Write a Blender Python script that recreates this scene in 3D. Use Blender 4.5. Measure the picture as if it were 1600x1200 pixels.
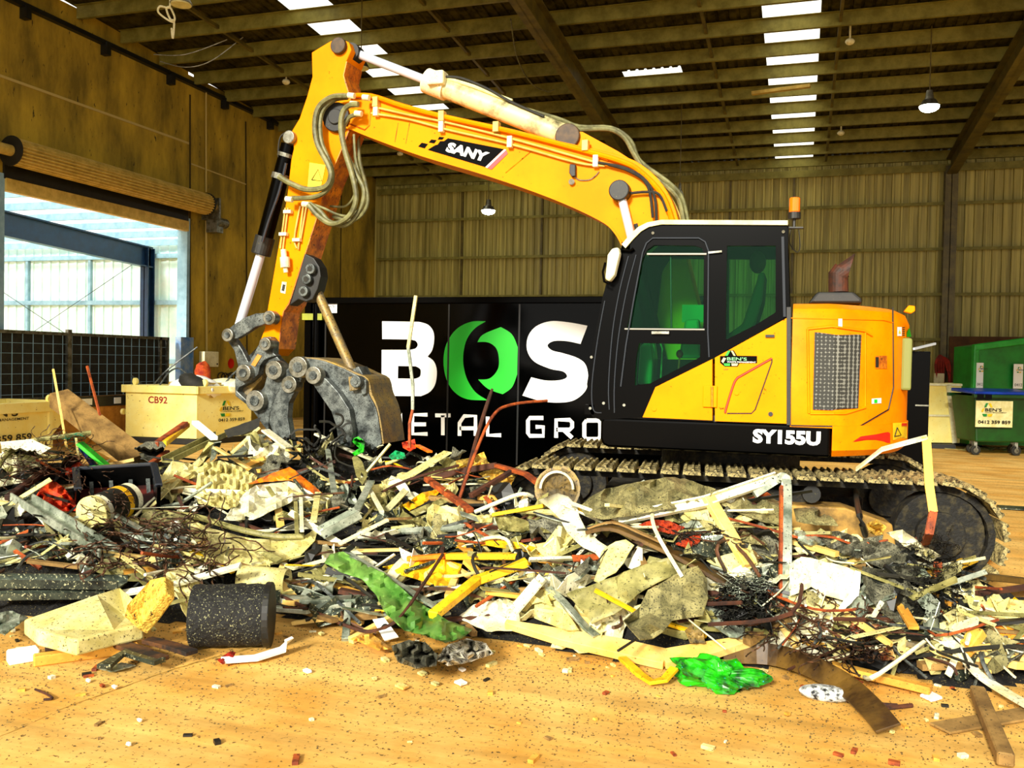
import bpy, bmesh, math, random
from mathutils import Vector, Matrix, noise, geometry
R = math.radians
random.seed(7)
for o in list(bpy.data.objects): bpy.data.objects.remove(o, do_unlink=True)
C = bpy.context.scene
COL = C.collection

# ------------------------------------------------------------ camera
F = 1400.0; EYE = Vector((0, 0, 1.72))
CAMROT = Matrix.Rotation(R(17.8), 3, 'Z') @ Matrix.Rotation(R(90 - 1.4), 3, 'X') @ Matrix.Rotation(R(1.1), 3, 'Z')
cd = bpy.data.cameras.new('camera'); cam = bpy.data.objects.new('camera', cd); COL.objects.link(cam)
cd.sensor_width = 36; cd.lens = 36 * F / 1600.0; cd.clip_end = 300
cam.matrix_world = Matrix.Translation(EYE) @ CAMROT.to_4x4()
C.camera = cam
# ------------------------------------------------------------ light
C.view_settings.view_transform = 'Standard'; C.view_settings.look = 'None'
C.view_settings.gamma = 1; C.view_settings.use_curve_mapping = False
C.view_settings.exposure = 0.66
w = bpy.data.worlds.new('world'); C.world = w; w.use_nodes = True
bg = w.node_tree.nodes['Background']; bg.inputs[0].default_value = (1.0, 0.955, 0.86, 1); bg.inputs[1].default_value = 1.15
sd = bpy.data.lights.new('sun', 'SUN'); sd.energy = 4.6; sd.angle = R(9); sd.color = (1, .95, .82)
sun = bpy.data.objects.new('sun', sd); COL.objects.link(sun)
sun.rotation_euler = Vector((-0.12, -1.0, 0.455)).to_track_quat('Z', 'Y').to_euler()
sun.location = (-4, -12, 12)

# ------------------------------------------------------------ helpers
def ray(px, py):
    return (CAMROT @ Vector(((px - 800) / F, (600 - py) / F, -1))).normalized()
def atY(px, py, Y):
    d = ray(px, py); return EYE + d * (Y / d.y)
def atX(px, py, X):
    d = ray(px, py); return EYE + d * (X / d.x)
def atZ(px, py, z=0.0):
    d = ray(px, py); return EYE + d * ((z - EYE.z) / d.z)
FWD = Vector((-math.sin(R(17.8)), math.cos(R(17.8)), 0))
def atD(px, py, D):
    d = ray(px, py); return EYE + d * (D / (d.x * FWD.x + d.y * FWD.y))

MATS = {}
def lin(c):
    return tuple((x / 255.0) ** 2.2 for x in c)
def mat(name, c1, c2=None, scale=6.0, rough=.6, metal=0.0, speck=0.0, speckc=(12, 11, 6), bump=0.0, fac=.5, sscale=60, trans=None, stretch=None, spec=None, coat=0):
    if name in MATS: return MATS[name]
    m = bpy.data.materials.new(name); m.use_nodes = True; nt = m.node_tree; N = nt.nodes; L = nt.links
    b = N['Principled BSDF']; b.inputs['Roughness'].default_value = rough; b.inputs['Metallic'].default_value = metal
    if spec is not None: b.inputs['Specular IOR Level'].default_value = spec
    if coat: b.inputs['Coat Weight'].default_value = coat; b.inputs['Coat Roughness'].default_value = .08
    c1 = lin(c1); c2 = lin(c2) if c2 else None
    b.inputs['Base Color'].default_value = (*c1, 1)
    out = None
    tc = N.new('ShaderNodeTexCoord'); vec = tc.outputs['Object']
    if stretch:
        mp = N.new('ShaderNodeMapping'); mp.inputs['Scale'].default_value = stretch; L.new(vec, mp.inputs[0]); vec = mp.outputs[0]
    if c2:
        n = N.new('ShaderNodeTexNoise'); n.inputs['Scale'].default_value = scale; n.inputs['Detail'].default_value = 6; n.inputs['Roughness'].default_value = .65
        L.new(vec, n.inputs['Vector'])
        r = N.new('ShaderNodeValToRGB'); r.color_ramp.elements[0].position = fac - .12; r.color_ramp.elements[1].position = fac + .12
        r.color_ramp.elements[0].color = (*c1, 1); r.color_ramp.elements[1].color = (*c2, 1)
        L.new(n.outputs['Fac'], r.inputs[0]); out = r.outputs[0]
    if speck:
        n2 = N.new('ShaderNodeTexNoise'); n2.inputs['Scale'].default_value = sscale; n2.inputs['Detail'].default_value = 3; n2.inputs['Roughness'].default_value = .7
        L.new(vec, n2.inputs['Vector'])
        r2 = N.new('ShaderNodeValToRGB'); t = .5 + .22 * (1 - speck)
        r2.color_ramp.elements[0].position = t - .03; r2.color_ramp.elements[1].position = t + .03
        r2.color_ramp.elements[0].color = (0, 0, 0, 1); r2.color_ramp.elements[1].color = (1, 1, 1, 1)
        L.new(n2.outputs['Fac'], r2.inputs[0])
        mx = N.new('ShaderNodeMix'); mx.data_type = 'RGBA'
        L.new(r2.outputs[0], mx.inputs[0])
        if out: L.new(out, mx.inputs[6])
        else: mx.inputs[6].default_value = (*c1, 1)
        mx.inputs[7].default_value = (*lin(speckc), 1)
        out = mx.outputs[2]
    if out: L.new(out, b.inputs['Base Color'])
    if bump:
        n3 = N.new('ShaderNodeTexNoise'); n3.inputs['Scale'].default_value = scale * 3; n3.inputs['Detail'].default_value = 5
        L.new(vec, n3.inputs['Vector'])
        bp = N.new('ShaderNodeBump'); bp.inputs['Strength'].default_value = bump; bp.inputs['Distance'].default_value = .03
        L.new(n3.outputs['Fac'], bp.inputs['Height']); L.new(bp.outputs[0], b.inputs['Normal'])
    if trans:
        tr = N.new('ShaderNodeBsdfTranslucent'); tr.inputs[0].default_value = (*lin(trans), 1)
        ms = N.new('ShaderNodeMixShader'); ms.inputs[0].default_value = .8
        L.new(b.outputs[0], ms.inputs[1]); L.new(tr.outputs[0], ms.inputs[2]); L.new(ms.outputs[0], N['Material Output'].inputs[0])
    MATS[name] = m; return m
def glassmat(name, tint, gl=.12):
    m = bpy.data.materials.new(name); m.use_nodes = True; nt = m.node_tree; N = nt.nodes; L = nt.links
    N.remove(N['Principled BSDF'])
    t = N.new('ShaderNodeBsdfTransparent'); t.inputs[0].default_value = (*tint, 1)
    g = N.new('ShaderNodeBsdfGlossy'); g.inputs['Roughness'].default_value = .03; g.inputs[0].default_value = (.55, .9, .8, 1)
    ms = N.new('ShaderNodeMixShader'); ms.inputs[0].default_value = gl
    L.new(t.outputs[0], ms.inputs[1]); L.new(g.outputs[0], ms.inputs[2]); L.new(ms.outputs[0], N['Material Output'].inputs[0])
    MATS[name] = m; return m
def emis(name, col, s):
    m = bpy.data.materials.new(name); m.use_nodes = True; b = m.node_tree.nodes['Principled BSDF']
    b.inputs['Base Color'].default_value = (*col, 1); b.inputs['Emission Color'].default_value = (*col, 1); b.inputs['Emission Strength'].default_value = s
    MATS[name] = m; return m
WL = {}
def tag(o, label=None, cat=None, group=None, kind=None):
    if label: o['label'] = label
    if cat: o['category'] = cat
    if group: o['group'] = group
    if kind: o['kind'] = kind
    return o
def thing(name, label, cat, loc=(0, 0, 0), group=None):
    o = bpy.data.objects.new(name, None); COL.objects.link(o); o.location = loc; o.empty_display_size = .1
    WL[o.name] = Vector(loc); return tag(o, label, cat, group)
class MB:
    def __init__(s): s.v = []; s.f = []
    def add(s, vs, fs):
        n = len(s.v); s.v += [Vector(v) for v in vs]; s.f += [tuple(n + i for i in f) for f in fs]; return s
    def box(s, c, d, rot=None):
        c = Vector(c); vs = []
        for x in (-.5, .5):
            for y in (-.5, .5):
                for z in (-.5, .5):
                    p = Vector((x * d[0], y * d[1], z * d[2]))
                    if rot: p = rot @ p
                    vs.append(c + p)
        return s.add(vs, [(0, 1, 3, 2), (4, 6, 7, 5), (0, 4, 5, 1), (2, 3, 7, 6), (0, 2, 6, 4), (1, 5, 7, 3)])
    def b2(s, a, b):
        a = Vector(a); b = Vector(b); return s.box((a + b) / 2, [abs(b[i] - a[i]) for i in range(3)])
    def bar(s, pts, wd, th, up=None, taper=None):      # rectangular section swept along a polyline
        pts = [Vector(p) for p in pts]; n = len(pts); rings = []
        for i, p in enumerate(pts):
            t = (pts[min(i + 1, n - 1)] - pts[max(i - 1, 0)]); t = t.normalized() if t.length > 1e-9 else Vector((1, 0, 0))
            u = Vector(up) if up is not None else Vector((0, 0, 1))
            sd_ = t.cross(u)
            if sd_.length < .05: sd_ = t.cross(Vector((0, 1, 0.1)))
            sd_.normalize(); nn = sd_.cross(t).normalized()
            k = taper[i] if taper else 1
            rings.append([p + sd_ * (a * wd / 2 * k) + nn * (b * th / 2) for a, b in ((-1, -1), (1, -1), (1, 1), (-1, 1))])
        vs = [v for r in rings for v in r]; fs = [(3, 2, 1, 0), tuple(4 * (n - 1) + i for i in range(4))]
        for i in range(n - 1):
            for k in range(4): fs.append((4 * i + k, 4 * i + (k + 1) % 4, 4 * i + 4 + (k + 1) % 4, 4 * i + 4 + k))
        return s.add(vs, fs)
    def tube(s, pts, r, seg=8, cap=True):
        pts = [Vector(p) for p in pts]; n = len(pts); vs = []; fs = []
        prev = None
        for i, p in enumerate(pts):
            t = (pts[min(i + 1, n - 1)] - pts[max(i - 1, 0)])
            t = t.normalized() if t.length > 1e-9 else Vector((0, 0, 1))
            a = prev if prev is not None else (Vector((0, 0, 1)) if abs(t.z) < .9 else Vector((1, 0, 0)))
            x = (a - t * a.dot(t)); x = x.normalized() if x.length > 1e-6 else t.orthogonal().normalized(); prev = x
            y = t.cross(x); rr = r[i] if isinstance(r, (list, tuple)) else r
            vs += [p + x * (rr * math.cos(2 * math.pi * k / seg)) + y * (rr * math.sin(2 * math.pi * k / seg)) for k in range(seg)]
        for i in range(n - 1):
            for k in range(seg): fs.append((i * seg + k, i * seg + (k + 1) % seg, (i + 1) * seg + (k + 1) % seg, (i + 1) * seg + k))
        if cap: fs += [tuple(range(seg))[::-1], tuple((n - 1) * seg + k for k in range(seg))]
        return s.add(vs, fs)
    def cyl(s, a, b, r, seg=20, r2=None): return s.tube([a, b], [r, r if r2 is None else r2], seg)
    def prism(s, poly, off):         # poly: 3D points (planar), extruded by vector off
        n = len(poly); off = Vector(off); vs = [Vector(p) for p in poly] + [Vector(p) + off for p in poly]
        return s.add(vs, [tuple(range(n)), tuple(range(2 * n - 1, n - 1, -1))] + [(i, (i + n), (i + 1) % n + n, (i + 1) % n) for i in range(n)])
    def disc(s, c, nrm, r, seg=24):
        c = Vector(c); q = Vector(nrm).to_track_quat('Z', 'Y')
        return s.add([c + q @ Vector((r * math.cos(2 * math.pi * k / seg), r * math.sin(2 * math.pi * k / seg), 0)) for k in range(seg)], [tuple(range(seg))])
    def sphere(s, c, r, sx=1, sy=1, sz=1, seg=12):
        c = Vector(c); vs = []; fs = []; h = seg // 2 + 1
        for i in range(h + 1):
            for k in range(seg):
                t = math.pi * i / h; p = 2 * math.pi * k / seg
                vs.append(c + Vector((r * sx * math.sin(t) * math.cos(p), r * sy * math.sin(t) * math.sin(p), r * sz * math.cos(t))))
        for i in range(h):
            for k in range(seg): fs.append((i * seg + k, i * seg + (k + 1) % seg, (i + 1) * seg + (k + 1) % seg, (i + 1) * seg + k))
        return s.add(vs, fs)
    def build(s, name, m, parent=None, bevel=0, smooth=False, solid=0, seg=2):
        me = bpy.data.meshes.new(name)
        if parent is not None: o0 = WL[parent.name].copy()
        else:
            lo = [min(v[i] for v in s.v) for i in range(3)]; hi = [max(v[i] for v in s.v) for i in range(3)]
            o0 = Vector(((lo[0] + hi[0]) / 2, (lo[1] + hi[1]) / 2, lo[2]))
        me.from_pydata([tuple(v - o0) for v in s.v], [], s.f)
        bm = bmesh.new(); bm.from_mesh(me); bmesh.ops.recalc_face_normals(bm, faces=bm.faces); bm.to_mesh(me); bm.free()
        me.materials.append(MATS[m] if isinstance(m, str) else m)
        o = bpy.data.objects.new(name, me); COL.objects.link(o)
        if parent is not None: o.parent = parent; WL[o.name] = o0
        else: o.location = o0; WL[o.name] = o0
        if smooth:
            for p in me.polygons: p.use_smooth = True
            try: me.set_sharp_from_angle(angle=R(38))
            except Exception: pass
        if solid:
            md = o.modifiers.new('solid', 'SOLIDIFY'); md.thickness = solid; md.offset = 0
        if bevel:
            md = o.modifiers.new('bevel', 'BEVEL'); md.width = bevel; md.segments = seg; md.limit_method = 'ANGLE'; md.angle_limit = R(35)
        return o
def struct(o): o['kind'] = 'structure'; return o
def smoothline(pts, n=6):
    pts = [Vector(p) for p in pts]; out = []
    P = [pts[0]] + pts + [pts[-1]]
    for i in range(1, len(P) - 2):
        for k in range(n):
            t = k / n; a, b, c, d = P[i - 1], P[i], P[i + 1], P[i + 2]
            out.append(.5 * ((2 * b) + (c - a) * t + (2 * a - 5 * b + 4 * c - d) * t * t + (3 * b - a - 3 * c + d) * t ** 3))
    out.append(pts[-1]); return out
def pxY(pts, Y): return [atY(x, y, Y) for x, y in pts]
def plate(name, loops, y0, y1, m, parent, bevel=0):     # loops of pixel outlines on the plane Y=y0 (first outer, others holes), thickness to y1
    cu = bpy.data.curves.new('c', 'CURVE'); cu.dimensions = '2D'; cu.fill_mode = 'BOTH'; cu.extrude = (y1 - y0) / 2
    for lp in loops:
        pts = pxY(lp, y0) if not isinstance(lp[0], Vector) else lp
        sp = cu.splines.new('POLY'); sp.points.add(len(pts) - 1); sp.use_cyclic_u = True
        for i, p in enumerate(pts): sp.points[i].co = (p.x, p.z, 0, 1)
    t = bpy.data.objects.new('t', cu); COL.objects.link(t); bpy.context.view_layer.update()
    me = bpy.data.meshes.new_from_object(t.evaluated_get(bpy.context.evaluated_depsgraph_get()))
    mb = MB(); mb.v = [Vector((v.co.x, (y0 + y1) / 2 - v.co.z, v.co.y)) for v in me.vertices]; mb.f = [tuple(p.vertices) for p in me.polygons]
    bpy.data.objects.remove(t, do_unlink=True); bpy.data.curves.remove(cu); bpy.data.meshes.remove(me)
    return mb.build(name, m, parent, bevel=bevel)
def text(name, s, p0, ux, uz, wd, ht, m, parent, bold=0.0, lift=.004, space=1.0):   # raised lettering with lower-left corner at p0
    cu = bpy.data.curves.new('c', 'FONT'); cu.body = s; cu.offset = bold; cu.space_character = space; cu.resolution_u = 3
    t = bpy.data.objects.new('t', cu); COL.objects.link(t); bpy.context.view_layer.update()
    me = bpy.data.meshes.new_from_object(t.evaluated_get(bpy.context.evaluated_depsgraph_get()))
    xs = [v.co.x for v in me.vertices]; ys = [v.co.y for v in me.vertices]
    ux = Vector(ux).normalized(); uz = Vector(uz).normalized(); nn = ux.cross(uz).normalized(); p0 = Vector(p0)
    sx = wd / (max(xs) - min(xs)); sy = ht / (max(ys) - min(ys))
    mb = MB(); mb.v = [p0 + ux * ((v.co.x - min(xs)) * sx) + uz * ((v.co.y - min(ys)) * sy) + nn * lift for v in me.vertices]
    mb.f = [tuple(p.vertices) for p in me.polygons]
    bpy.data.objects.remove(t, do_unlink=True); bpy.data.curves.remove(cu); bpy.data.meshes.remove(me)
    return mb.build(name, m, parent)
def textY(name, s, x0, yb, x1, yt, Y, m, parent, **k):   # text between pixels on a plane Y
    a = atY(x0, yb, Y); b = atY(x1, yb, Y); c = atY(x0, yt, Y)
    return text(name, s, a, (1, 0, 0), (0, 0, 1), b.x - a.x, c.z - a.z, m, parent, **k)

# ------------------------------------------------------------ materials
mat('floor', (232, 188, 104), (212, 156, 66), 1.3, .75, speck=.42, speckc=(88, 66, 26), sscale=34, bump=.25)
mat('concrete', (192, 160, 46), (116, 98, 26), 1.1, .85, bump=.15, speck=.22, speckc=(60, 50, 14), sscale=9, stretch=(1, 1, .35))
mat('wallsheet', (196, 184, 100), (132, 122, 58), 3, .55, stretch=(3, 3, .08), fac=.5)  # darker vertical streaks paint the shaded sides of the ribs
mat('roofsheet', (74, 68, 34), (40, 36, 16), 4, .8, spec=.1)
mat('purlin', (138, 132, 66), (108, 102, 46), 3, .5, spec=.2)
mat('beam', (104, 92, 36), (70, 62, 24), 3, .5)
mat('darksteel', (26, 27, 22), (14, 14, 11), 8, .5)
mat('skylight', (235, 240, 230), None, rough=.4, trans=(250, 252, 245))
mat('annexroof', (225, 240, 242), None, rough=.4, trans=(235, 250, 255)); _nt = MATS['annexroof'].node_tree; _t = _nt.nodes.new('ShaderNodeBsdfTransparent'); _t.inputs[0].default_value = (.86, .97, 1, 1); _m = _nt.nodes.new('ShaderNodeMixShader'); _m.inputs[0].default_value = .6; _s = _nt.nodes['Material Output'].inputs[0].links[0].from_socket; _nt.links.new(_s, _m.inputs[1]); _nt.links.new(_t.outputs[0], _m.inputs[2]); _nt.links.new(_m.outputs[0], _nt.nodes['Material Output'].inputs[0])
mat('annexwall', (205, 238, 232), (228, 246, 240), 2, .5)
mat('bluesteel', (16, 44, 74), (12, 32, 58), 3, .35)
mat('palesteel', (150, 186, 204), (124, 160, 180), 4, .4)
mat('tan', (214, 182, 92), (180, 150, 66), 5, .5)
mat('orange', (240, 140, 0), (232, 128, 0), 1.5, .45, speck=.1, speckc=(110, 60, 6), sscale=24, spec=.05)
mat('orangewornshade', (240, 140, 10), (150, 70, 14), 7, .45, speck=.45, speckc=(80, 34, 8), sscale=30)  # worn orange; its dark tones also paint the shaded inner arm face
mat('orange2', (252, 140, 0), (240, 120, 0), 2, .42, speck=.12, speckc=(90, 40, 5), spec=.06)
mat('yellowp', (250, 214, 20), (226, 180, 20), 5, .5, speck=.3)
mat('blackp', (3, 3, 3), (5, 5, 5), 3, .25, spec=.07)
mat('blackbox', (2, 3, 3), (4, 5, 5), 2, .12, spec=.1); mat('ink', (3, 3, 3), None, rough=.6, spec=.05)
mat('blackm', (17, 17, 15), (30, 29, 22), 9, .55, speck=.2, speckc=(90, 86, 50))
mat('rubber', (22, 22, 18), (40, 38, 26), 12, .75)
mat('hose', (124, 122, 78), (76, 74, 44), 8, .5)
mat('chrome', (205, 214, 226), None, rough=.22, metal=.25)
mat('steel', (150, 150, 138), (96, 94, 80), 9, .38, metal=.75, speck=.35)
mat('gsteel', (112, 118, 114), (44, 50, 50), 10, .42, metal=.35, speck=.6, sscale=85, speckc=(10, 10, 8))
mat('brownsteel', (160, 130, 60), (110, 100, 78), 8, .5, metal=.2, speck=.5, speckc=(30, 24, 10))
mat('creamtop', (232, 226, 168), (206, 198, 130), 6, .5)
mat('white', (250, 250, 244), None, rough=.5)
mat('offwhite', (242, 238, 200), (220, 212, 160), 5, .6, speck=.3)
mat('green', (6, 190, 34), None, rough=.4)
mat('logogreen', (16, 128, 50), None, rough=.5)
mat('red', (214, 20, 12), None, rough=.4)
mat('redpaint', (150, 32, 10), None, rough=.6)
mat('bin', (255, 242, 150), (250, 228, 122), 2, .55, speck=.18, speckc=(150, 110, 40), sscale=20)
mat('brownbin', (206, 140, 50), (160, 96, 26), 4, .6)
mat('greenbin', (8, 74, 20), (5, 54, 14), 3, .45)
mat('greenbin2', (20, 134, 44), (12, 108, 34), 3, .45)
mat('bluelid', (24, 70, 190), (16, 50, 150), 3, .4)
mat('trackdirt', (212, 192, 126), (70, 62, 34), 14, .8, speck=.6, speckc=(16, 14, 8), sscale=50, bump=.5)
mat('trackdark', (20, 18, 12), (70, 62, 36), 14, .8, fac=.6, bump=.4)
mat('trackframe', (178, 136, 60), (60, 46, 22), 4, .7, fac=.56)
mat('grille', (120, 118, 106), (70, 70, 62), 40, .6, spec=.2)
mat('seat', (18, 18, 16), None, rough=.8)
mat('teal', (22, 104, 92), None, rough=.4)
glassmat('glass', (.36, .88, .52), .014)
emis('lampglow', (.95, 1, .92), 40)
emis('lampwarm', (1, .98, .9), 14)

# ------------------------------------------------------------ the shed
WX = -13.8; YB = 27.5; ZB = 7.8; SL = .058
def zroof(y): return ZB + (YB - y) * SL
# floor
fl = MB(); nx, ny = 60, 60
x0, x1, y0_, y1_ = -34, 26, -14, 30
for j in range(ny + 1):
    for i in range(nx + 1):
        x = x0 + (x1 - x0) * i / nx; y = y0_ + (y1_ - y0_) * j / ny
        fl.v.append(Vector((x, y, 0)))
for j in range(ny):
    for i in range(nx):
        a = j * (nx + 1) + i; fl.f.append((a, a + 1, a + nx + 2, a + nx + 1))
fo = struct(fl.build('floor', 'floor'))
def floornodes():
    m = MATS['floor']; N = m.node_tree.nodes; L = m.node_tree.links; b = N['Principled BSDF']
    src = b.inputs['Base Color'].links[0].from_socket
    tc = [n for n in N if n.type == 'TEX_COORD'][0]
    mp = N.new('ShaderNodeMapping'); mp.inputs['Rotation'].default_value = (0, 0, R(-32)); mp.inputs['Scale'].default_value = (.25, 2.2, 1)
    L.new(tc.outputs['Object'], mp.inputs[0])
    n = N.new('ShaderNodeTexNoise'); n.inputs['Scale'].default_value = 1.6; n.inputs['Detail'].default_value = 8; n.inputs['Roughness'].default_value = .7; L.new(mp.outputs[0], n.inputs['Vector'])
    r = N.new('ShaderNodeValToRGB'); r.color_ramp.elements[0].position = .38; r.color_ramp.elements[1].position = .62
    r.color_ramp.elements[0].color = (.62, .60, .5, 1); r.color_ramp.elements[1].color = (1.12, 1.08, 1.0, 1)
    L.new(n.outputs['Fac'], r.inputs[0])
    mx = N.new('ShaderNodeMix'); mx.data_type = 'RGBA'; mx.blend_type = 'MULTIPLY'; mx.inputs[0].default_value = .8
    L.new(src, mx.inputs[6]); L.new(r.outputs[0], mx.inputs[7]); L.new(mx.outputs[2], b.inputs['Base Color'])
floornodes()
# corrugated sheet helper
def corr(mb, a, b, up, pitch, depth, nrm, top=.45):
    a = Vector(a); b = Vector(b); up = Vector(up); nrm = Vector(nrm); L_ = (b - a).length; t = (b - a) / L_
    n = int(L_ / pitch); prof = []
    for i in range(n):
        s0 = i * pitch
        for f_, d in ((0, 0), (.66, 0), (.70, 1), (.95, 1)): prof.append((s0 + f_ * pitch, d * depth))
    prof.append((L_, 0)); vs = []
    for s_, d in prof:
        p = a + t * s_ + nrm * d; vs += [p, p + up]
    mb.add(vs, [(2 * i, 2 * i + 2, 2 * i + 3, 2 * i + 1) for i in range(len(prof) - 1)])
mb = MB(); corr(mb, (WX, YB, 0), (14, YB, 0), (0, 0, ZB), .235, .06, (0, -1, 0)); struct(mb.build('wall_back', 'wallsheet'))
# girts on the back wall
for z in (1.35, 2.6, 3.85, 5.1, 6.35):
    g = MB(); g.b2((WX + .2, YB - .26, z - .012), (13.8, YB - .07, z + .012)).b2((WX + .2, YB - .27, z - .07), (13.8, YB - .255, z + .012))
    struct(g.build('trim_1', 'purlin'))
g = MB(); g.b2((WX + .2, YB - .26, 7.36), (13.8, YB - .04, 7.40)).b2((WX + .2, YB - .28, 7.2), (13.8, YB - .26, 7.40)); struct(g.build('trim_2', 'purlin'))
for x in (-10.6, -7.9, -5.6, -2.1, -.3, 6.4):
    g = MB(); g.b2((x - .03, YB - .15, 0), (x + .03, YB - .06, 7.3)); struct(g.build('trim_3', 'beam'))
# columns and rafters
for x in (-4.7, 3.8, 12.3):
    g = MB(); g.b2((x - .16, YB - .55, 0), (x + .16, YB - .53, 7.3)).b2((x - .16, YB - .24, 0), (x + .16, YB - .22, 7.3)).b2((x - .01, YB - .55, 0), (x + .01, YB - .22, 7.3))
    struct(g.build('trim_4', 'beam'))
    g = MB(); ya, yb = 1.2, YB - .3; za, zb = zroof(ya) - .27, zroof(yb) - .27
    for dz0, dz1, hw in ((-.5, -.47, .13), (-.03, 0, .13), (-.5, 0, .01)):
        g.prism([(x - hw, ya, za + dz0), (x - hw, yb, zb + dz0), (x - hw, yb, zb + dz1), (x - hw, ya, za + dz1)], (2 * hw, 0, 0))
    struct(g.build('trim_5', 'beam'))
# purlins (Z sections)
k = 0; y = YB - .15
while y > 1.2:
    z = zroof(y)
    g = MB(); g.b2((WX + .1, y - .006, z - .27), (13.9, y + .006, z - .02)).b2((WX + .1, y, z - .27), (13.9, y + .07, z - .262)).b2((WX + .1, y - .07, z - .03), (13.9, y, z - .02)).b2((WX + .1, y + .06, z - .27), (13.9, y + .07, z - .245))
    struct(g.build('trim_6', 'purlin')); y -= 1.19
# bridging lines
for x in (-9.0 - 2.3, -6.8, -1.9, .55, 8):
    g = MB(); ya = 1.4; yb = YB - .3
    g.prism([(x - .03, ya, zroof(ya) - .21), (x - .03, yb, zroof(yb) - .21), (x - .03, yb, zroof(yb) - .14), (x - .03, ya, zroof(ya) - .14)], (.06, 0, 0)); struct(g.build('trim_7', 'beam'))
# roof sheets with skylight strips
def roofpiece(xa, xb, ya, yb, m, nm, pitch=.19):
    mb = MB(); n = int(round((xb - xa) / pitch)); prof = []
    for i in range(n):
        for f_, d in ((0, 0), (.6, 0), (.7, 1), (.9, 1)): prof.append((xa + (i + f_) * (xb - xa) / n, d * .03))
    prof.append((xb, 0))
    for x, d in prof: mb.v += [Vector((x, ya, zroof(ya) + d)), Vector((x, yb, zroof(yb) + d))]
    mb.f = [(2 * i, 2 * i + 1, 2 * i + 3, 2 * i + 2) for i in range(len(prof) - 1)]
    return struct(mb.build(nm, m))
YA = 1.0
roofpiece(WX, -9.65, YA, YB, 'roofsheet', 'ceiling'); roofpiece(-9.65, -8.7, YA, YB, 'skylight', 'window_1')
roofpiece(-8.7, -3.95, YA, YB, 'roofsheet', 'ceiling')
roofpiece(-3.95, -2.65, YA, 19.9, 'roofsheet', 'ceiling'); roofpiece(-3.95, -2.65, 19.9, 20.8, 'skylight', 'window_2'); roofpiece(-3.95, -2.65, 20.8, YB, 'roofsheet', 'ceiling')
roofpiece(-2.65, -.85, YA, YB, 'roofsheet', 'ceiling'); roofpiece(-.85, .2, YA, YB, 'skylight', 'window_3'); roofpiece(.2, 14, YA, YB, 'roofsheet', 'ceiling')
# left wall: tilt-up concrete with the roller door opening
pR = atX(292, 345, WX); pL = atX(4, 275, WX); DY0, DY1, DZ = pL.y, pR.y, pR.z
g = MB(); th = .22
g.b2((WX - th, -13, 0), (WX, DY0, 8.9)).b2((WX - th, DY0, DZ), (WX, DY1, 8.55)).b2((WX - th, DY1, 0), (WX, YB, 8.3)); struct(g.build('wall_left', 'concrete'))
def wallline(pts, wd, m, nm, out=.012):
    P = [atX(x, y, WX + out) for x, y in pts]; g = MB(); g.bar(P, wd, .02, up=(1, 0, 0)); return struct(g.build(nm, m))
mat('joint', (58, 48, 12), None, rough=.9); mat('jointlight', (188, 166, 96), None, rough=.9)
wallline([(-40, 104), (295, 224)], .05, 'jointlight', 'trim_8'); wallline([(299, 256), (384, 288)], .03, 'jointlight', 'trim_8')
wallline([(297, 148), (297, 560)], .035, 'joint', 'trim_9'); wallline([(384, 190), (386, 560)], .035, 'joint', 'trim_9')
wallline([(490, 240), (486, 600)], .035, 'joint', 'trim_9'); wallline([(534, 260), (530, 600)], .035, 'joint', 'trim_9')
# dark eave bracket line along the top of the left wall
g = MB(); g.b2((WX, 1, 8.05), (WX + .12, YB, 8.14)); struct(g.build('trim_10', 'darksteel'))
for yy in range(11, 27, 2):
    g = MB(); g.b2((WX, yy, 7.85), (WX + .16, yy + .12, 8.1)); struct(g.build('trim_10', 'darksteel'))
g = MB(); g.b2((14, 8, 0), (14.2, YB, 8.6)); struct(g.build('wall_right', 'wallsheet'))
# door frame
g = MB(); g.b2((WX - .24, DY1 - .02, 0), (WX + .03, DY1 + .08, DZ + .06)).b2((WX - .24, DY0 - .08, 0), (WX + .03, DY0 + .02, DZ + .06)); struct(g.build('door_1', 'palesteel'))
g = MB(); g.b2((WX - .24, DY0, DZ - .03), (WX + .05, DY1, DZ + .3)); struct(g.build('trim_11', 'darksteel'))
g = MB(); g.b2((WX - .05, DY0 + .02, DZ - .25), (WX + .08, DY1 - .02, DZ - .02)); struct(g.build('trim_12', 'tan'))
# annex beyond the door
AX0 = -33
g = MB(); corr(g, (AX0, YB, 0), (WX - .3, YB, 0), (0, 0, 6.0), .42, .05, (0, -1, 0)); struct(g.build('wall_annex', 'annexwall'))
for z in (1.5, 3.65, 5.35):
    g = MB(); g.b2((AX0, YB - .2, z - .08), (WX - .3, YB - .06, z + .08)); struct(g.build('trim_13', 'palesteel'))
for x in (-28.6, -25.6):
    g = MB(); g.b2((x - .06, YB - .16, 0), (x + .06, YB - .05, 5.4)); struct(g.build('trim_13', 'palesteel'))
g = MB(); xc = atY(231, 450, YB - .4).x
g.b2((xc - .17, YB - .6, 0), (xc + .17, YB - .56, 5.6)).b2((xc - .17, YB - .28, 0), (xc + .17, YB - .24, 5.6)).b2((xc - .02, YB - .6, 0), (xc + .02, YB - .24, 5.6)); struct(g.build('trim_14', 'bluesteel'))
g = MB(); ya, yb = 6, YB - .3
for dz0, dz1, hw in ((-.75, -.7, .14), (-.05, 0, .14), (-.75, 0, .02)):
    g.prism([(xc - hw, ya, 6.6 + dz0), (xc - hw, yb, 5.65 + dz0), (xc - hw, yb, 5.65 + dz1), (xc - hw, ya, 6.6 + dz1)], (2 * hw, 0, 0))
struct(g.build('trim_14', 'bluesteel'))
y = YB - .4; k = 0
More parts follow.
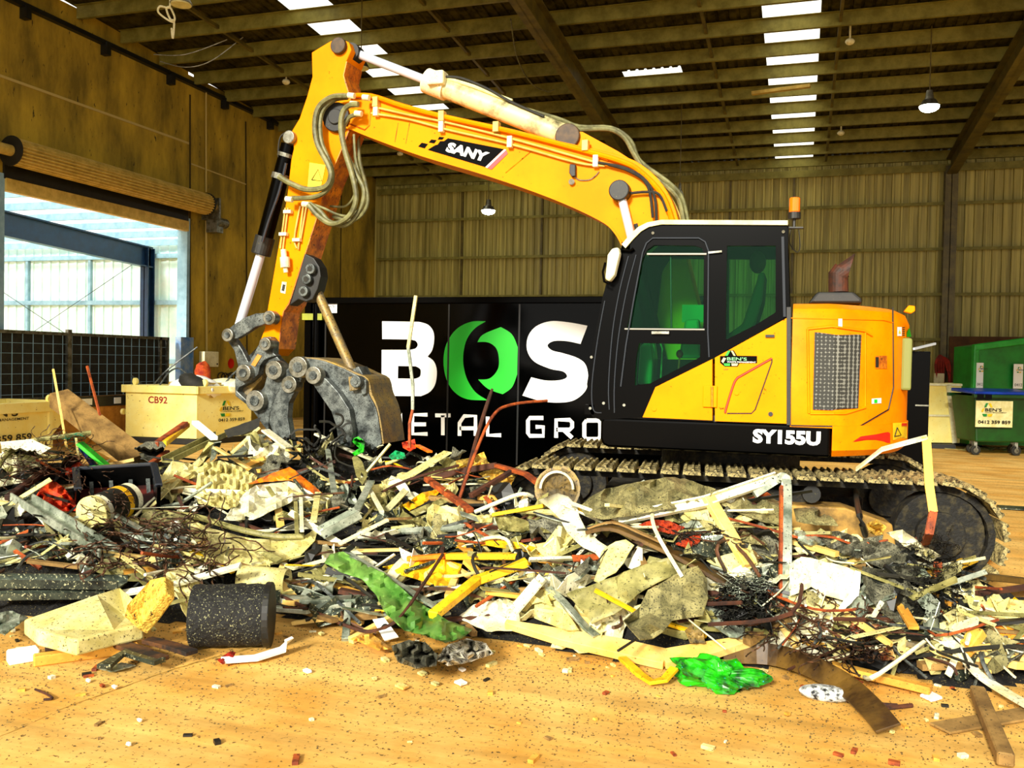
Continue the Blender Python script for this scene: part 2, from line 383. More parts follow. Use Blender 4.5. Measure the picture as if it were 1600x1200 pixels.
while y > 10:
    z = 5.9 + (YB - y) * .045
    g = MB(); g.b2((AX0, y - .03, z - .22), (WX - .3, y + .03, z)); struct(g.build('trim_15', 'palesteel')); y -= 1.5
g = MB(); g.add([(AX0, 8, 6.9), (WX - .23, 8, 6.9), (WX - .23, YB, 6.02), (AX0, YB, 6.02)], [(0, 1, 2, 3)]); struct(g.build('ceiling_annex', 'annexroof'))
g = MB(); g.tube([atY(-20, 440, YB - .3), atY(100, 520, YB - .3)], .012, 6).tube([atY(50, 520, YB - .3), atY(222, 403, YB - .3)], .012, 6); struct(g.build('trim_16', 'darksteel'))

# dark scuff line curving over the floor at lower left
g = MB(); P = smoothline([atZ(x, y, .0015) for x, y in ((-30, 1162), (40, 1134), (100, 1106), (180, 1078), (240, 1056), (290, 1040), (340, 1026), (420, 1006))], 6)
for i in range(len(P) - 1):
    w0 = .022 * (1 + .6 * math.sin(i * 1.7)); g.add([P[i] + Vector((0, w0, 0)), P[i + 1] + Vector((0, w0, 0)), P[i + 1] - Vector((0, w0, 0)), P[i] - Vector((0, w0, 0))], [(0, 1, 2, 3)])
struct(g.build('trim_17', mat('scuff', (120, 96, 36), (196, 148, 56), 14, .8)))
# ------------------------------------------------------------ roller door drum
rd = thing('roller_door', 'rolled up ribbed tan roller door drum above the left doorway', 'roller door', (WX + .4, DY0, DZ + .3))
A = atX(18, 236, WX + .35); B = atX(322, 319, WX + .35); ax = Vector((0, 1, 0)); cz = (A.z + B.z) / 2
mb = MB(); seg = 72; L0, L1 = A.y, B.y
for i in range(seg):
    a = 2 * math.pi * i / seg; r = (.25, .25, .205)[i % 3]
    mb.v += [Vector((A.x + r * math.cos(a), L0, cz + r * math.sin(a))), Vector((A.x + r * math.cos(a), L1, cz + r * math.sin(a)))]
mb.f = [(2 * i, 2 * i + 1, (2 * i + 3) % (2 * seg), (2 * i + 2) % (2 * seg)) for i in range(seg)]
mb.build('curtain_roll', 'tan', rd)
mb = MB().cyl((A.x, L0 - .02, cz), (A.x, L0, cz), .27, 24).cyl((A.x, L1, cz), (A.x, L1 + .04, cz), .27, 24); mb.build('end_disc', 'darksteel', rd)
MB().cyl((A.x, L0 - .9, cz), (A.x, L1 + .35, cz), .1, 16).build('axle', 'tan', rd)
g = MB(); g.b2((WX, L1 + .3, cz - .3), (WX + .5, L1 + .36, cz + .2)).cyl((WX + .35, L1 + .4, cz - .35), (WX + .35, L1 + .75, cz - .35), .12, 16).b2((WX + .1, L1 + .35, cz - .6), (WX + .4, L1 + .6, cz - .3)); g.build('drive_motor', 'steel', rd)
# conduits and switch box on the left wall
for (a, b, r) in (((322, 345), (323, 560), .025), ((322, 135), (322, 300), .02)):
    o = MB().tube([atX(*a, WX + .04), atX(*b, WX + .04)], r, 8).build('conduit', 'jointlight'); tag(o, 'thin grey conduit running ' + ('down the concrete wall below the drum motor' if a[1] == 345 else 'up the concrete wall above the drum end'), 'conduit')
sb = thing('switch_box', 'pale electrical switch box on the concrete wall beside the doorway', 'electrical box', atX(322, 574, WX))
a = atX(311, 549, WX); b = atX(333, 573, WX); MB().b2((WX, a.y, b.z), (WX + .16, b.y, a.z)).build('enclosure', 'offwhite', sb, bevel=.01)
MB().b2((WX + .16, b.y - .08, b.z + .05), (WX + .17, b.y - .04, b.z + .09)).build('lock', 'darksteel', sb)
MB().tube([(WX + .08, (a.y + b.y) / 2, b.z), (WX + .06, (a.y + b.y) / 2, b.z - .25)], .02, 6).build('cable', 'rubber', sb)

# ------------------------------------------------------------ mesh gate across the doorway
FX = WX + .16
def fence():
    a = atX(-30, 516, FX); b = atX(263, 529, FX); ztop = 2.13
    t = thing('mesh_gate', 'steel mesh gate panel backed with black screen across the doorway', 'gate', (FX, (a.y + b.y) / 2, 0))
    g = MB(); y0 = DY0 - .4; y1 = b.y; g.b2((FX - .03, y0, ztop - .06), (FX + .03, y1, ztop)).b2((FX - .03, y0, .82), (FX + .03, y1, .88)).b2((FX - .03, y1 - .06, .1), (FX + .03, y1, ztop)).b2((FX - .03, y0, .1), (FX + .03, y0 + .06, ztop))
    m1 = atX(107, 540, FX).y; g.b2((FX - .03, m1 - .05, .1), (FX + .04, m1 + .05, ztop + .06)); m2 = atX(250, 540, FX).y; g.b2((FX - .03, m2 - .03, .1), (FX + .03, m2 + .03, ztop))
    g.build('gate_frame', 'steel', t)
    g = MB(); y = y0
    while y < y1: g.b2((FX + .0, y - .004, .85), (FX + .012, y + .004, ztop)); y += .235
    z = .95
    while z < ztop: g.b2((FX + .012, y0, z - .004), (FX + .02, y1, z + .004)); z += .19
    g.build('wire_mesh', 'palesteel', t)
    MB().b2((FX - .06, y0, .2), (FX - .05, y1, ztop - .03)).build('backing_screen', 'rubber', t)
fence()
o = MB().b2((WX + .15, pR.y - .55, 0), (WX + .3, pR.y - .1, 2.15)).build('barrier_post', mat('bluepost', (60, 120, 190), (150, 170, 190), 3, .5)); tag(o, 'scuffed pale blue post standing beside the doorway frame', 'post')

# ------------------------------------------------------------ black bin truck body with lettering
CY = 11.8; ct = 2.62
xl = atY(478, 600, CY).x; xr = -1.15
ctn = thing('steel_container', 'glossy black open top steel container with white and green lettering', 'container', ((xl + xr) / 2, CY + 1.2, 0))
g = MB(); g.b2((xl, CY, .15), (xr, CY + .06, ct)).b2((xl, CY + 2.34, .15), (xr, CY + 2.4, ct)).b2((xl, CY, .15), (xl + .06, CY + 2.4, ct)).b2((xr - .06, CY, .15), (xr, CY + 2.4, ct)).b2((xl, CY, .12), (xr, CY + 2.4, .2)); g.build('bin_body', 'blackbox', ctn)
g = MB(); g.b2((xl, CY - .05, ct - .09), (xr, CY + .06, ct)).b2((xl, CY + 2.34, ct - .09), (xr, CY + 2.44, ct)).b2((xl - .05, CY - .05, ct - .09), (xl + .06, CY + 2.44, ct)).b2((xr - .06, CY - .05, ct - .09), (xr + .05, CY + 2.44, ct)); g.build('top_rail', 'blackp', ctn, bevel=.01)
g = MB(); x = atY(497, 600, CY).x; g.cyl((x, CY - .07, .2), (x, CY - .07, ct - .1), .055, 14); g.b2((xl, CY - .06, .15), (xl + .1, CY, ct)); g.build('corner_post', 'blackp', ctn, smooth=True)
a = atY(473, 500, CY - .09); b = atY(504, 490, CY - .09); MB().b2((a.x, CY - .11, a.z), (b.x, CY - .06, b.z)).build('door_latch', mat('latch', (150, 156, 40), (110, 116, 60), 5, .4), ctn)
for xx in (508, 700, 810): 
    p = atY(xx, 600, CY); MB().b2((p.x - .012, CY - .012, .3), (p.x + .012, CY - .001, ct - .1)).build('seam', mat('seam', (24, 25, 25), None, rough=.3), ctn)
for k in range(2): MB().b2((xl + .8 + k * 3.4, CY + .4, 0), (xl + 1.6 + k * 3.4, CY + 2, .16)).build('skid', 'blackm', ctn)
a = atY(506, 489, CY); b = atY(527, 475, CY); st = MB().b2((a.x, CY - .008, a.z), (b.x, CY - .002, b.z)).build('sticker', 'white', ctn)
textY('sticker_text', 'NO ENTRY', 508, 482, 525, 477, CY - .009, 'blackm', st)
SY = CY - .004
def flat(name, pts, m, parent, Y, thk=.003):
    mb = MB(); P = pxY(pts, Y); mb.prism(P, (0, -thk, 0)); return mb.build(name, m, parent)
def z7(pts, s=4.0, ox=580, oy=460): return [(ox + x / s, oy + y / s) for x, y in pts]
def smooth2(pts, n=5):
    v = smoothline([(x, y, 0) for x, y in pts], n); return [(p.x, p.y) for p in v]
# B
outer = [(68, 168), (300, 172)] + smooth2([(300, 172), (355, 190), (388, 232), (393, 290), (380, 350), (352, 388)])[1:] + smooth2([(352, 388), (392, 420), (410, 480), (400, 560), (365, 610), (310, 636)])[1:] + [(64, 634)]
hole1 = [(69, 280), (240, 282)] + smooth2([(240, 282), (275, 290), (290, 314), (275, 340), (240, 347)])[1:] + [(66, 345)]
# the upper bar of the B is open to the left: build as one notched outline
Bt = [(68, 168)] + outer[1:-1] + [(64, 634), (66, 347), (240, 347)] + smooth2([(240, 347), (277, 338), (291, 314), (277, 290), (240, 281)])[1:] + [(69, 279)]
h2 = [(168, 447), (278, 449)] + smooth2([(278, 449), (305, 465), (310, 488), (303, 515), (275, 527)])[1:] + [(166, 526)]
plate('letter', [z7(Bt), z7(h2)], SY - .004, SY, 'white', ctn)
# green swoosh O
c1 = smooth2([(716, 168), (620, 172), (530, 220), (470, 310), (452, 420), (470, 530), (520, 610), (600, 655), (728, 662)]) + smooth2([(728, 662), (650, 610), (595, 520), (574, 410), (590, 300), (640, 220), (716, 168)])[1:-1]
plate('letter', [z7(c1)], SY - .004, SY, 'green', ctn)
c2 = [(664, 298)] + smooth2([(664, 298), (700, 250), (810, 204)])[1:] + smooth2([(810, 204), (880, 250), (916, 330)])[1:] + [(912, 500)] + smooth2([(912, 500), (880, 580), (822, 624)])[1:] + smooth2([(822, 624), (730, 590), (668, 532)])[1:] + smooth2([(668, 532), (740, 525), (790, 470), (798, 400), (780, 335), (730, 300), (664, 298)])[1:-1]
plate('letter', [z7(c2)], SY - .004, SY, 'green', ctn)
# S
s_ = [(1352, 196), (1308, 310)] + smooth2([(1308, 310), (1220, 292), (1140, 292), (1102, 318), (1130, 350), (1200, 368), (1290, 398), (1340, 440), (1356, 520), (1340, 600), (1270, 660), (1180, 676), (1070, 668), (945, 632)])[1:] + [(1000, 518)] + smooth2([(1000, 518), (1090, 538), (1180, 536), (1224, 515), (1200, 482), (1120, 465), (1020, 420), (975, 350), (980, 265), (1030, 200), (1120, 168), (1230, 174), (1352, 196)])[1:-1]
plate('letter', [z7(s_)], SY - .004, SY, 'white', ctn)
# METAL GROUP in stroked capitals
def strokes(ch, x0, x1, y0, y1, sk=0):
    W = x1 - x0; H = y1 - y0; S = {
        'M': [[(0, 1), (.0, 0), (.5, .8), (1, 0), (1, 1)]], 'E': [[(1, 0), (0, 0), (0, 1), (1, 1)], [(0, .5), (.9, .5)]], 'T': [[(0, 0), (1, 0)], [(.5, 0), (.5, 1)]],
        'A': [[(0, 1), (.0, .35), (.3, 0), (1, 0), (1, 1)], [(0, .62), (1, .62)]], 'L': [[(0, 0), (0, 1), (1, 1)]],
        'G': [[(1, 0), (.12, 0), (0, .15), (0, .85), (.12, 1), (1, 1), (1, .5), (.5, .5)]], 'R': [[(0, 1), (0, 0), (.85, 0), (1, .15), (1, .4), (.85, .55), (.0, .55)], [(.45, .55), (1, 1)]],
        'O': [[(.15, 0), (.85, 0), (1, .15), (1, .85), (.85, 1), (.15, 1), (0, .85), (0, .15), (.15, 0)]], 'U': [[(0, 0), (0, .85), (.15, 1), (.85, 1), (1, .85), (1, 0)]], 'P': [[(0, 1), (0, 0), (.85, 0), (1, .15), (1, .4), (.85, .55), (0, .55)]]}[ch]
    g = MB()
    for st in S: g.bar([atY(x0 + u * W, y0 + v * H, SY) for u, v in st], .055, .004, up=(0, 1, 0))
    g.build('letter', 'white', ctn)
for ch, a0, a1, b0, b1 in (('M', 601, 627, 648, 680), ('E', 645, 668, 648, 678), ('T', 680, 704, 649, 680), ('A', 718, 743, 650, 681), ('L', 762, 783, 651, 680), ('G', 825, 849, 653, 681), ('R', 869, 894, 656, 684), ('O', 913, 938, 657, 686), ('U', 957, 982, 658, 688), ('P', 1001, 1026, 660, 691)): strokes(ch, a0, a1, b0, b1)

# ------------------------------------------------------------ skips
def logo(o, ux, uz, s, parent, dark='blackm', phone=None, sub=True, word='logogreen'):
    o = Vector(o); ux = Vector(ux).normalized(); uz = Vector(uz).normalized(); nn = ux.cross(uz).normalized()
    P = lambda x, y: o + ux * (x * s) + uz * (y * s) + nn * .006
    for c, q in (('logogreen', [(.22, 1.0), (.38, 1.0), (.25, .72), (.1, .72)]), ('yellowp', [(.4, 1.0), (.56, 1.0), (.68, .72), (.55, .72)]), ('yellowp', [(.0, .62), (.14, .68), (.02, .36), (-.1, .44)]), ('logogreen', [(-.02, .26), (.3, .26), (.3, .08), (.06, .08)]), ('yellowp', [(.36, .26), (.7, .26), (.62, .08), (.36, .08)])):
        MB().prism([P(*p) for p in q], nn * .002).build('logo_mark', c, parent)
    text('lettering', "BEN'S", P(.16, .44), ux, uz, s * 1.15, s * .22, dark, parent, bold=.02)
    if sub: text('lettering', 'WASTE MANAGEMENT', P(.16, .33), ux, uz, s * 1.5, s * .07, dark, parent, bold=.01)
    if phone: text('lettering', phone, P(-.15, -.22), ux, uz, s * 1.9, s * .19, dark, parent, bold=.02)
def skip(loc, rz, Lx, Ly, H, slope0, slope1, m, label, nm='skip_bin'):
    t = thing(nm, label, 'skip bin', loc, None); M = Matrix.Translation(Vector(loc)) @ Matrix.Rotation(rz, 4, 'Z'); T = lambda *p: M @ Vector(p)
    pr = [(-Lx / 2, H), (Lx / 2, H), (Lx / 2 - slope1, .0), (-Lx / 2 + slope0, .0)]
    g = MB(); g.prism([T(x, -Ly / 2, z) for x, z in pr], T(0, .05, 0) - T(0, 0, 0)); g.prism([T(x, Ly / 2 - .05, z) for x, z in pr], T(0, .05, 0) - T(0, 0, 0))
    for a, b in ((0, 3), (1, 2), (3, 2)):
        g.add([T(pr[a][0], -Ly / 2, pr[a][1]), T(pr[b][0], -Ly / 2, pr[b][1]), T(pr[b][0], Ly / 2, pr[b][1]), T(pr[a][0], Ly / 2, pr[a][1])], [(0, 1, 2, 3)])
    g.build('bin_shell', m, t, solid=0)
    g = MB(); h = .09
    for a, b in (((-Lx / 2, -Ly / 2), (Lx / 2, -Ly / 2)), ((-Lx / 2, Ly / 2), (Lx / 2, Ly / 2)), ((-Lx / 2, -Ly / 2), (-Lx / 2, Ly / 2)), ((Lx / 2, -Ly / 2), (Lx / 2, Ly / 2))):
        g.bar([T(*a, H - h / 2), T(*b, H - h / 2)], .1, h + .03)
    g.build('rim', m, t, bevel=.008)
    for s_ in (-1, 1): MB().cyl(T(s_ * Lx * .36, -Ly / 2 - .03, H + .07), T(s_ * Lx * .36, -Ly / 2 + .0, H + .07), .075, 16).build('lifting_lug', m, t)
    for x in (-Lx * .3, Lx * .3): 
        g = MB(); g.bar([T(x, -Ly / 2 - .02, .02), T(x, -Ly / 2 - .02, H - .1)], .07, .05, up=T(0, 1, 0) - T(0, 0, 0)); g.build('rib', m, t)
    return t, T
# cream skip CB92
c0 = atD(307, 690, 17.3); c0.z = 0
la = atD(196, 690, 17.6); rb = atD(392, 690, 18.4)
def skip2():
    t = thing('skip_bin', 'cream skip bin marked CB92 full of scrap, right of the brown skip', 'skip bin', tuple(c0), None)
    a = Vector((la.x, la.y, 0)); b = Vector((rb.x, rb.y, 0)); e1 = (c0 - a); e2 = (b - c0); H = 1.1; z0 = .12
    d = a + e2
    U = Vector((0, 0, 1))
    g = MB()
    for p, q in ((a, c0), (c0, b), (b, d), (d, a)): g.add([p + U * z0, q + U * z0, q + U * H, p + U * H], [(0, 1, 2, 3)])
    g.add([p + U * (z0 + .02) for p in (a, c0, b, d)], [(0, 1, 2, 3)]); g.build('bin_shell', 'bin', t)
    g = MB()
    for p, q in ((a, c0), (c0, b), (b, d), (d, a)): 
        u_ = (q - p).normalized() * .06; g.bar([p + U * (H - .04) - u_, q + U * (H - .04) + u_], .13, .15)
    g.build('rim', 'bin', t, bevel=.01)
    g = MB(); g.bar([a + U * .06, c0 + U * .06], .1, .1).bar([c0 + U * .06, b + U * .06], .1, .1); g.build('skid', 'blackm', t)
    for p in (a + e1 * .12, c0 + e2 * .12): MB().cyl(p + U * (H + .1), p + U * (H + .1) + e2.normalized() * .05, .07, 16).build('lifting_lug', 'bin', t)
    n1 = e1.cross(U).normalized()
    text('lettering', 'CB92', a + e1 * .32 + U * (H - .32), e1, U, e1.length * .27, .14, 'redpaint', t, bold=.02)
    e2n = e2.normalized(); logo(c0 + e2 * .42 + U * .5, e2n, U, .34, t, phone='0412 359 859')
    MB().cyl(a + U * .6 - e1.normalized() * .08, a + U * .6 - e1.normalized() * .03 , .06, 12).build('side_lug', 'bin', t)
    return t, a, e1, e2, H
st, sa, se1, se2, sH = skip2()
# left cream skip with tapering end
def taper_skip():
    D = 15.5; r0 = atD(106, 627, D)
    H = r0.z; e = Vector((0, 1, 0)); n = Vector((-1, 0, 0))
    g0 = Vector((r0.x, r0.y, 0)); Wd = 1.25; Ln = 3.4; sl = .55
    t = thing('skip_bin', 'cream skip bin with sloping end, cut off by the left edge', 'skip bin', tuple(g0 - e * Ln / 2), None)
    U = Vector((0, 0, 1)); pr = [g0 + U * H, g0 - e * .0 + U * (H - .24) , g0 - e * sl + U * .12, g0 - e * (Ln - sl) + U * .12, g0 - e * Ln + U * H]
    g = MB()
    for off in (0, Wd - .05): g.prism([p + n * off for p in pr], n * .05)
    for i in range(1, 4): g.add([pr[i], pr[i + 1], pr[i + 1] + n * Wd, pr[i] + n * Wd], [(0, 1, 2, 3)])
    g.add([pr[0], pr[1], pr[1] + n * Wd, pr[0] + n * Wd], [(0, 1, 2, 3)]); g.build('bin_shell', 'bin', t)
    g = MB(); q = [pr[0] - e * .1, pr[4]]
    g.bar([q[0] - n * .02 - U * .07, q[1] - n * .02 - U * .07], .09, .17).bar([q[0] + n * Wd - U * .07, q[1] + n * Wd - U * .07], .09, .17).bar([q[0] - U * .07, q[0] + n * Wd - U * .07], .09, .17); g.build('rim', 'bin', t, bevel=.01)
    g = MB(); p = Vector(atX(76, 660, g0.x)); p.z = 0; g.bar([p - n * .03 + U * .12, p - n * .03 + U * (H - .1)], .07, .05, up=n); g.build('rib', 'bin', t)
    MB().cyl(p - n * .05 + U * (H + .06), p + U * (H + .06), .07, 16).build('lifting_lug', 'bin', t)
    logo(Vector((g0.x, atX(-42, 660, g0.x).y, .42)) - n * .01, e, U, .62, t, word='x', phone='0412 359 859')
taper_skip()
# brown bin between the skips
def brown():
    a = atX(100, 640, -12.9); b = atX(226, 640, -12.9); H = atX(150, 619, -12.9).z; a.z = b.z = 0; e = (b - a).normalized(); n = Vector((-1, 0, 0)) * .45; U = Vector((0, 0, 1))
    t = thing('skip_bin', 'brown steel bin with a black top band between the two cream skips', 'skip bin', tuple((a + b) / 2), None)
    g = MB()
    for p, q in ((a, b), (a + n * 1.0, b + n * 1.0), (a, a + n * 1.0), (b, b + n * 1.0)): g.add([p, q, q + U * (H - .02), p + U * (H - .02)], [(0, 1, 2, 3)])
    g.build('bin_shell', 'brownbin', t)
    MB().bar([a + U * (H - .1) - n * .01, b + U * (H - .1) - n * .01], .03, .2).build('top_band', 'blackm', t)
    for x0_, x1_, mm in ((122, 143, 'white'), (178, 188, 'white')):
        p = atX(x0_, 632, -12.88); q = atX(x1_, 623, -12.88); p = Vector((p.x, p.y, 0)); q2 = Vector((q.x, q.y, 0)); MB().bar([p + U * (H - .1) - n * .02, q2 + U * (H - .1) - n * .02], .02, .12).build('sticker', mm, t)
    MB().bar([a + e * .35 - n * .05 + U * .55, a + e * .35 - n * .05 + U * .85], .1, .08, up=n).build('bracket', 'tan', t)
brown()
# scrap inside the CB92 skip
def in_skip(u, v, z): p = sa + se1 * u + se2 * v; return Vector((p.x, p.y, z))
def blob(c, r, seed, sx=1, sy=1, sz=1, amp=.35, seg=14, fr=2.5):
    mb = MB().sphere(c, r, sx, sy, sz, seg); c = Vector(c)
    for i, v in enumerate(mb.v):
        d = (v - c); k = 1 + amp * noise.noise(d / r * fr * .5 + Vector((seed, seed * 2, 0))); mb.v[i] = c + d * k
    return mb
tag(blob(in_skip(.72, .35, 1.08), .5, 3, 1.2, .7, .5).build('plastic_sheeting', 'white', None, smooth=True), 'white plastic sheeting heaped in the CB92 skip', 'sheeting')
tag(blob(in_skip(.75, .2, 1.14), .3, 5, 1.1, .6, .8).build('rubbish_bag', 'rubber', None, smooth=True), 'black rubbish bag lying on the CB92 skip load', 'bag')
tag(blob(in_skip(.9, .8, 1.12), .42, 8, 1.5, .8, .4).build('plastic_sheeting', 'offwhite', None, smooth=True), 'cream plastic sheeting at the right end of the CB92 skip', 'sheeting')
tag(MB().b2(in_skip(.35, .3, .9), in_skip(.95, .5, 1.2)).build('cardboard_box', 'tan', None, bevel=.01), 'flattened brown cardboard carton in the CB92 skip', 'box')
tag(blob(in_skip(.52, .7, 1.3), .2, 12, .8, .8, 1.5).build('rag', mat('rustrag', (214, 90, 20), (150, 30, 10), 9, .8), None, smooth=True), 'orange and red rag bundle standing in the CB92 skip', 'rag')
for i, pts in enumerate((((.15, .3, 1.15), (.35, .3, 1.45), (.6, .5, 1.9)), ((.3, .2, 1.1), (.45, .2, 1.4), (.62, .2, 1.45), (.85, .2, 1.1)), ((.9, .6, 1.15), (1.0, .75, 1.45), (1.0, .95, 1.2)), ((.05, .2, 1.15), (.0, .1, 1.3), (.1, .1, 1.1)))):
    tag(MB().tube(smoothline([in_skip(*p) for p in pts]), .018, 6).build('bent_rod', 'gsteel'), ['long straight grey rod leaning out of the CB92 skip', 'grey hoop of bent rod arching over the CB92 skip', 'curled grey hose at the right end of the CB92 skip', 'small wire hook at the left corner of the CB92 skip'][i], 'rod')
mbk = MB()
for k in range(9):
    c = atX(346 + k * 5.5, 588 + (k % 3), WX + .02); mbk.tube([c + Vector((0, .14 * math.cos(a), .10 * math.sin(a))) for a in [i * math.pi / 6 for i in range(13)]], .014, 5)
tag(mbk.build('cable_coils', 'rubber'), 'row of black cable coils hung low on the concrete wall', 'cable')
tag(MB().disc(atX(361, 568, WX + .01), (1, 0, 0), .13).disc(atX(361, 568, WX + .02), (1, 0, 0), .09).build('wall_sign', 'red'), 'small round red sign on the concrete wall', 'sign')

# ------------------------------------------------------------ right-hand corner: hose, panels, bins
hr = thing('hose_reel', 'red fire hose hung on the wall behind the cream panels', 'hose', atD(1471, 600, 24.35))
for k in range(4):
    dx = k * 5 - 8; pts = [atD(1465 + k * 3, 598, 24.35), atD(1462 + k * 4, 570, 24.35), atD(1470 + dx * .2, 556 + k, 24.35), atD(1480 + dx * .4, 566, 24.35), atD(1484, 590 + k * 3, 24.35)]
    MB().tube(smoothline(pts), .035, 7).build('hose_loop', mat('hosered', (170, 40, 22), (110, 20, 12), 8, .6), hr)
MB().box(atD(1467, 592, 24.35), (.25, .1, .3)).build('bracket', 'offwhite', hr)
o = MB(); a = atD(1478, 690, 24.5); b = atD(1640, 690, 24.5); o.b2((a.x, a.y - .1, 0), (b.x, a.y, 2.65)); tag(o.build('hoarding', mat('ply', (88, 56, 14), (62, 38, 10), 2, .8)), 'dark brown plywood hoarding leaning at the right of the back wall', 'board')
def panel(name, x0, x1, yt, yb, D, label, thk=.12):
    a = atD(x0, yb, D); b = atD(x1, yb, D); h = atD(x0, yt, D).z; t = thing(name, label, 'panel', (a.x, a.y, 0)); a.z = b.z = .12
    U = Vector((0, 0, 1)); e = (b - a); n = Vector((-e.y, e.x, 0)).normalized()
    MB().prism([a, b, b + U * (h - .12), a + U * (h - .12)], n * thk).build('sheet', 'bin', t)
    g = MB(); g.bar([a + U * .6 - n * .02, b + U * .6 - n * .02], .03, .04).bar([b - e * .12 - n * .03, b - n * .03 + U * (h - .15) - e * .3], .1, .03, up=n).bar([a + U * (h - .15) - n * .02, b + U * (h - .15) - n * .02], .05, .05); g.build('frame', 'offwhite', t)
    MB().b2(a - U * .12, b + n * .4 - U * .02).build('base', 'blackm', t)
panel('wall_panel', 1428, 1500, 598, 672, 19.8, 'cream steel panel stood up left of the blue lidded wheelie bin')
panel('wall_panel', 1478, 1541, 598, 668, 20.6, 'cream steel panel behind the blue lidded wheelie bin')
def bigbin():
    D = 19.6; a = atD(1518, 690, D); b = atD(1680, 690, D); h0 = atD(1515, 541, D).z; t = thing('front_lift_bin', 'large green steel bin with white stickers behind the wheelie bin', 'bin', ((a.x + b.x) / 2, a.y, 0)); U = Vector((0, 0, 1)); a.z = b.z = .1
    e = (b - a).normalized(); n = Vector((-e.y, e.x, 0)); hL = h0 - .1; hR = h0 + .25
    MB().prism([a, b, b + U * hR, a + U * hL], n * .9).build('bin_shell', 'greenbin2', t)
    g = MB(); g.bar([a - n * .05, a - n * .05 + U * hL], .12, .12, up=n).bar([a - n * .05 + U * (hL - .03) - e * .05, b - n * .05 + U * (hR - .03)], .14, .14); g.build('frame', mat('greenframe', (40, 170, 60), (24, 140, 44), 3, .4), t, bevel=.02)
    for x0_, x1_, y0_, y1_ in ((1525, 1537, 567, 606), (1583, 1599, 569, 607)):
        p = atD(x0_, y1_, D - .12); q = atD(x1_, y0_, D - .12); w_ = Vector((q.x - p.x, q.y - p.y, 0))
        s = MB().prism([p, p + w_, p + w_ + U * (q.z - p.z), p + U * (q.z - p.z)], n * .01).build('sticker', 'white', t)
        logo(p + w_ * .3 + U * (q.z - p.z) * .62 - n * .01, w_, U, (q.z - p.z) * .26, s, sub=False)
        text('lettering', '0412', p + w_ * .1 + U * .05 - n * .012, w_, U, w_.length * .8, .06, 'blackm', s)
bigbin()
def wheelie():
    D = 18.2; a = atD(1519, 680, D); b = atD(1622, 682, D); top = atD(1500, 618, D).z; t = thing('wheelie_bin', 'green four wheeled rubbish bin with blue lid and white sign', 'bin', ((a.x + b.x) / 2, a.y, 0))
    a.z = b.z = .28; U = Vector((0, 0, 1)); e = (b - a).normalized(); n = Vector((-e.y, e.x, 0)); L = (b - a).length
    g = MB(); q = [a + e * .08, b - e * .08, b - e * .08 + n * .8, a + e * .08 + n * .8]; r = [a + U * (top - .28) - n * .05, b + U * (top - .28) - n * .05, b + U * (top - .28) + n * .95, a + U * (top - .28) + n * .95]
    g.add(q + r, [(0, 1, 2, 3), (0, 1, 5, 4), (1, 2, 6, 5), (2, 3, 7, 6), (3, 0, 4, 7)]); g.build('bin_body', 'greenbin', t, bevel=.03)
    g = MB(); g.bar([r[0] - n * .05 - e * .06, r[1] - n * .05 + e * .06], .1, .07).bar([r[3] - e * .06, r[2] + e * .06], .1, .07); g.build('rim', 'greenbin', t, bevel=.01)
    g = MB(); g.add([r[0] + U * .03, r[1] + U * .03, r[2] + U * .07, r[3] + U * .07, r[0] + U * .09, r[1] + U * .09, r[2] + U * .14, r[3] + U * .14], [(0, 1, 2, 3), (4, 5, 6, 7), (0, 1, 5, 4), (1, 2, 6, 5), (2, 3, 7, 6), (3, 0, 4, 7)]); g.build('lid', 'bluelid', t, bevel=.02)
    for s_ in (.05, .17): MB().box(r[0] - n * .08 + e * L * s_ - U * .01, (.13, .08, .1)).build('lift_pocket', 'blackp', t)
    for s_ in (.1, .22, .72, .86):
        c = a + e * L * s_ + n * (.12 if s_ in (.1, .72) else .6); w_ = MB().cyl(Vector((c.x, c.y, .1)) - n * .03, Vector((c.x, c.y, .1)) + n * .03, .1, 18).build('wheel', 'rubber', t, bevel=.01)
        MB().cyl(Vector((c.x, c.y, .1)) - n * .035, Vector((c.x, c.y, .1)) - n * .03, .05, 12).build('hub', 'steel', w_)
        MB().b2((c.x - .03, c.y - .03, .12), (c.x + .03, c.y + .03, .3)).build('fork', 'steel', t)
    p = atD(1524, 667, D - .12); q = atD(1583, 627, D - .12); w_ = Vector((q.x - p.x, q.y - p.y, 0)); h = q.z - p.z
    s = MB().prism([p, p + w_, p + w_ + U * h, p + U * h], n * .012).build('sign', 'creamtop', t)
    logo(p + w_ * .17 + U * h * .36 - n * .012, w_, U, h * .55, s); text('lettering', '0412 359 859', p + w_ * .05 + U * h * .13 - n * .02, w_, U, w_.length * .88, h * .13, 'blackm', s, bold=.03)
wheelie()
# black steel posts behind the counterweight
o = thing('steel_upright', 'tall black steel box frame just behind the excavator counterweight', 'frame', (1.35, 12.2, 0))
a = atD(1428, 690, 12.3); b = atD(1449, 690, 12.3); h = atD(1440, 549, 12.3).z; MB().b2((a.x - .5, a.y, 0), (b.x, a.y + .8, h)).build('body', 'blackp', o, bevel=.01)
MB().b2((a.x, a.y - .03, h * .62), (b.x, a.y, h * .63)).build('trim_line', 'steel', o)
g = MB(); g.bar([atD(1428, 545, 12.2), atD(1461, 537, 12.6)], .03, .03); tag(g.build('steel_bar', 'chrome'), 'thin bright bar resting on top of the black frame behind the counterweight', 'bar')

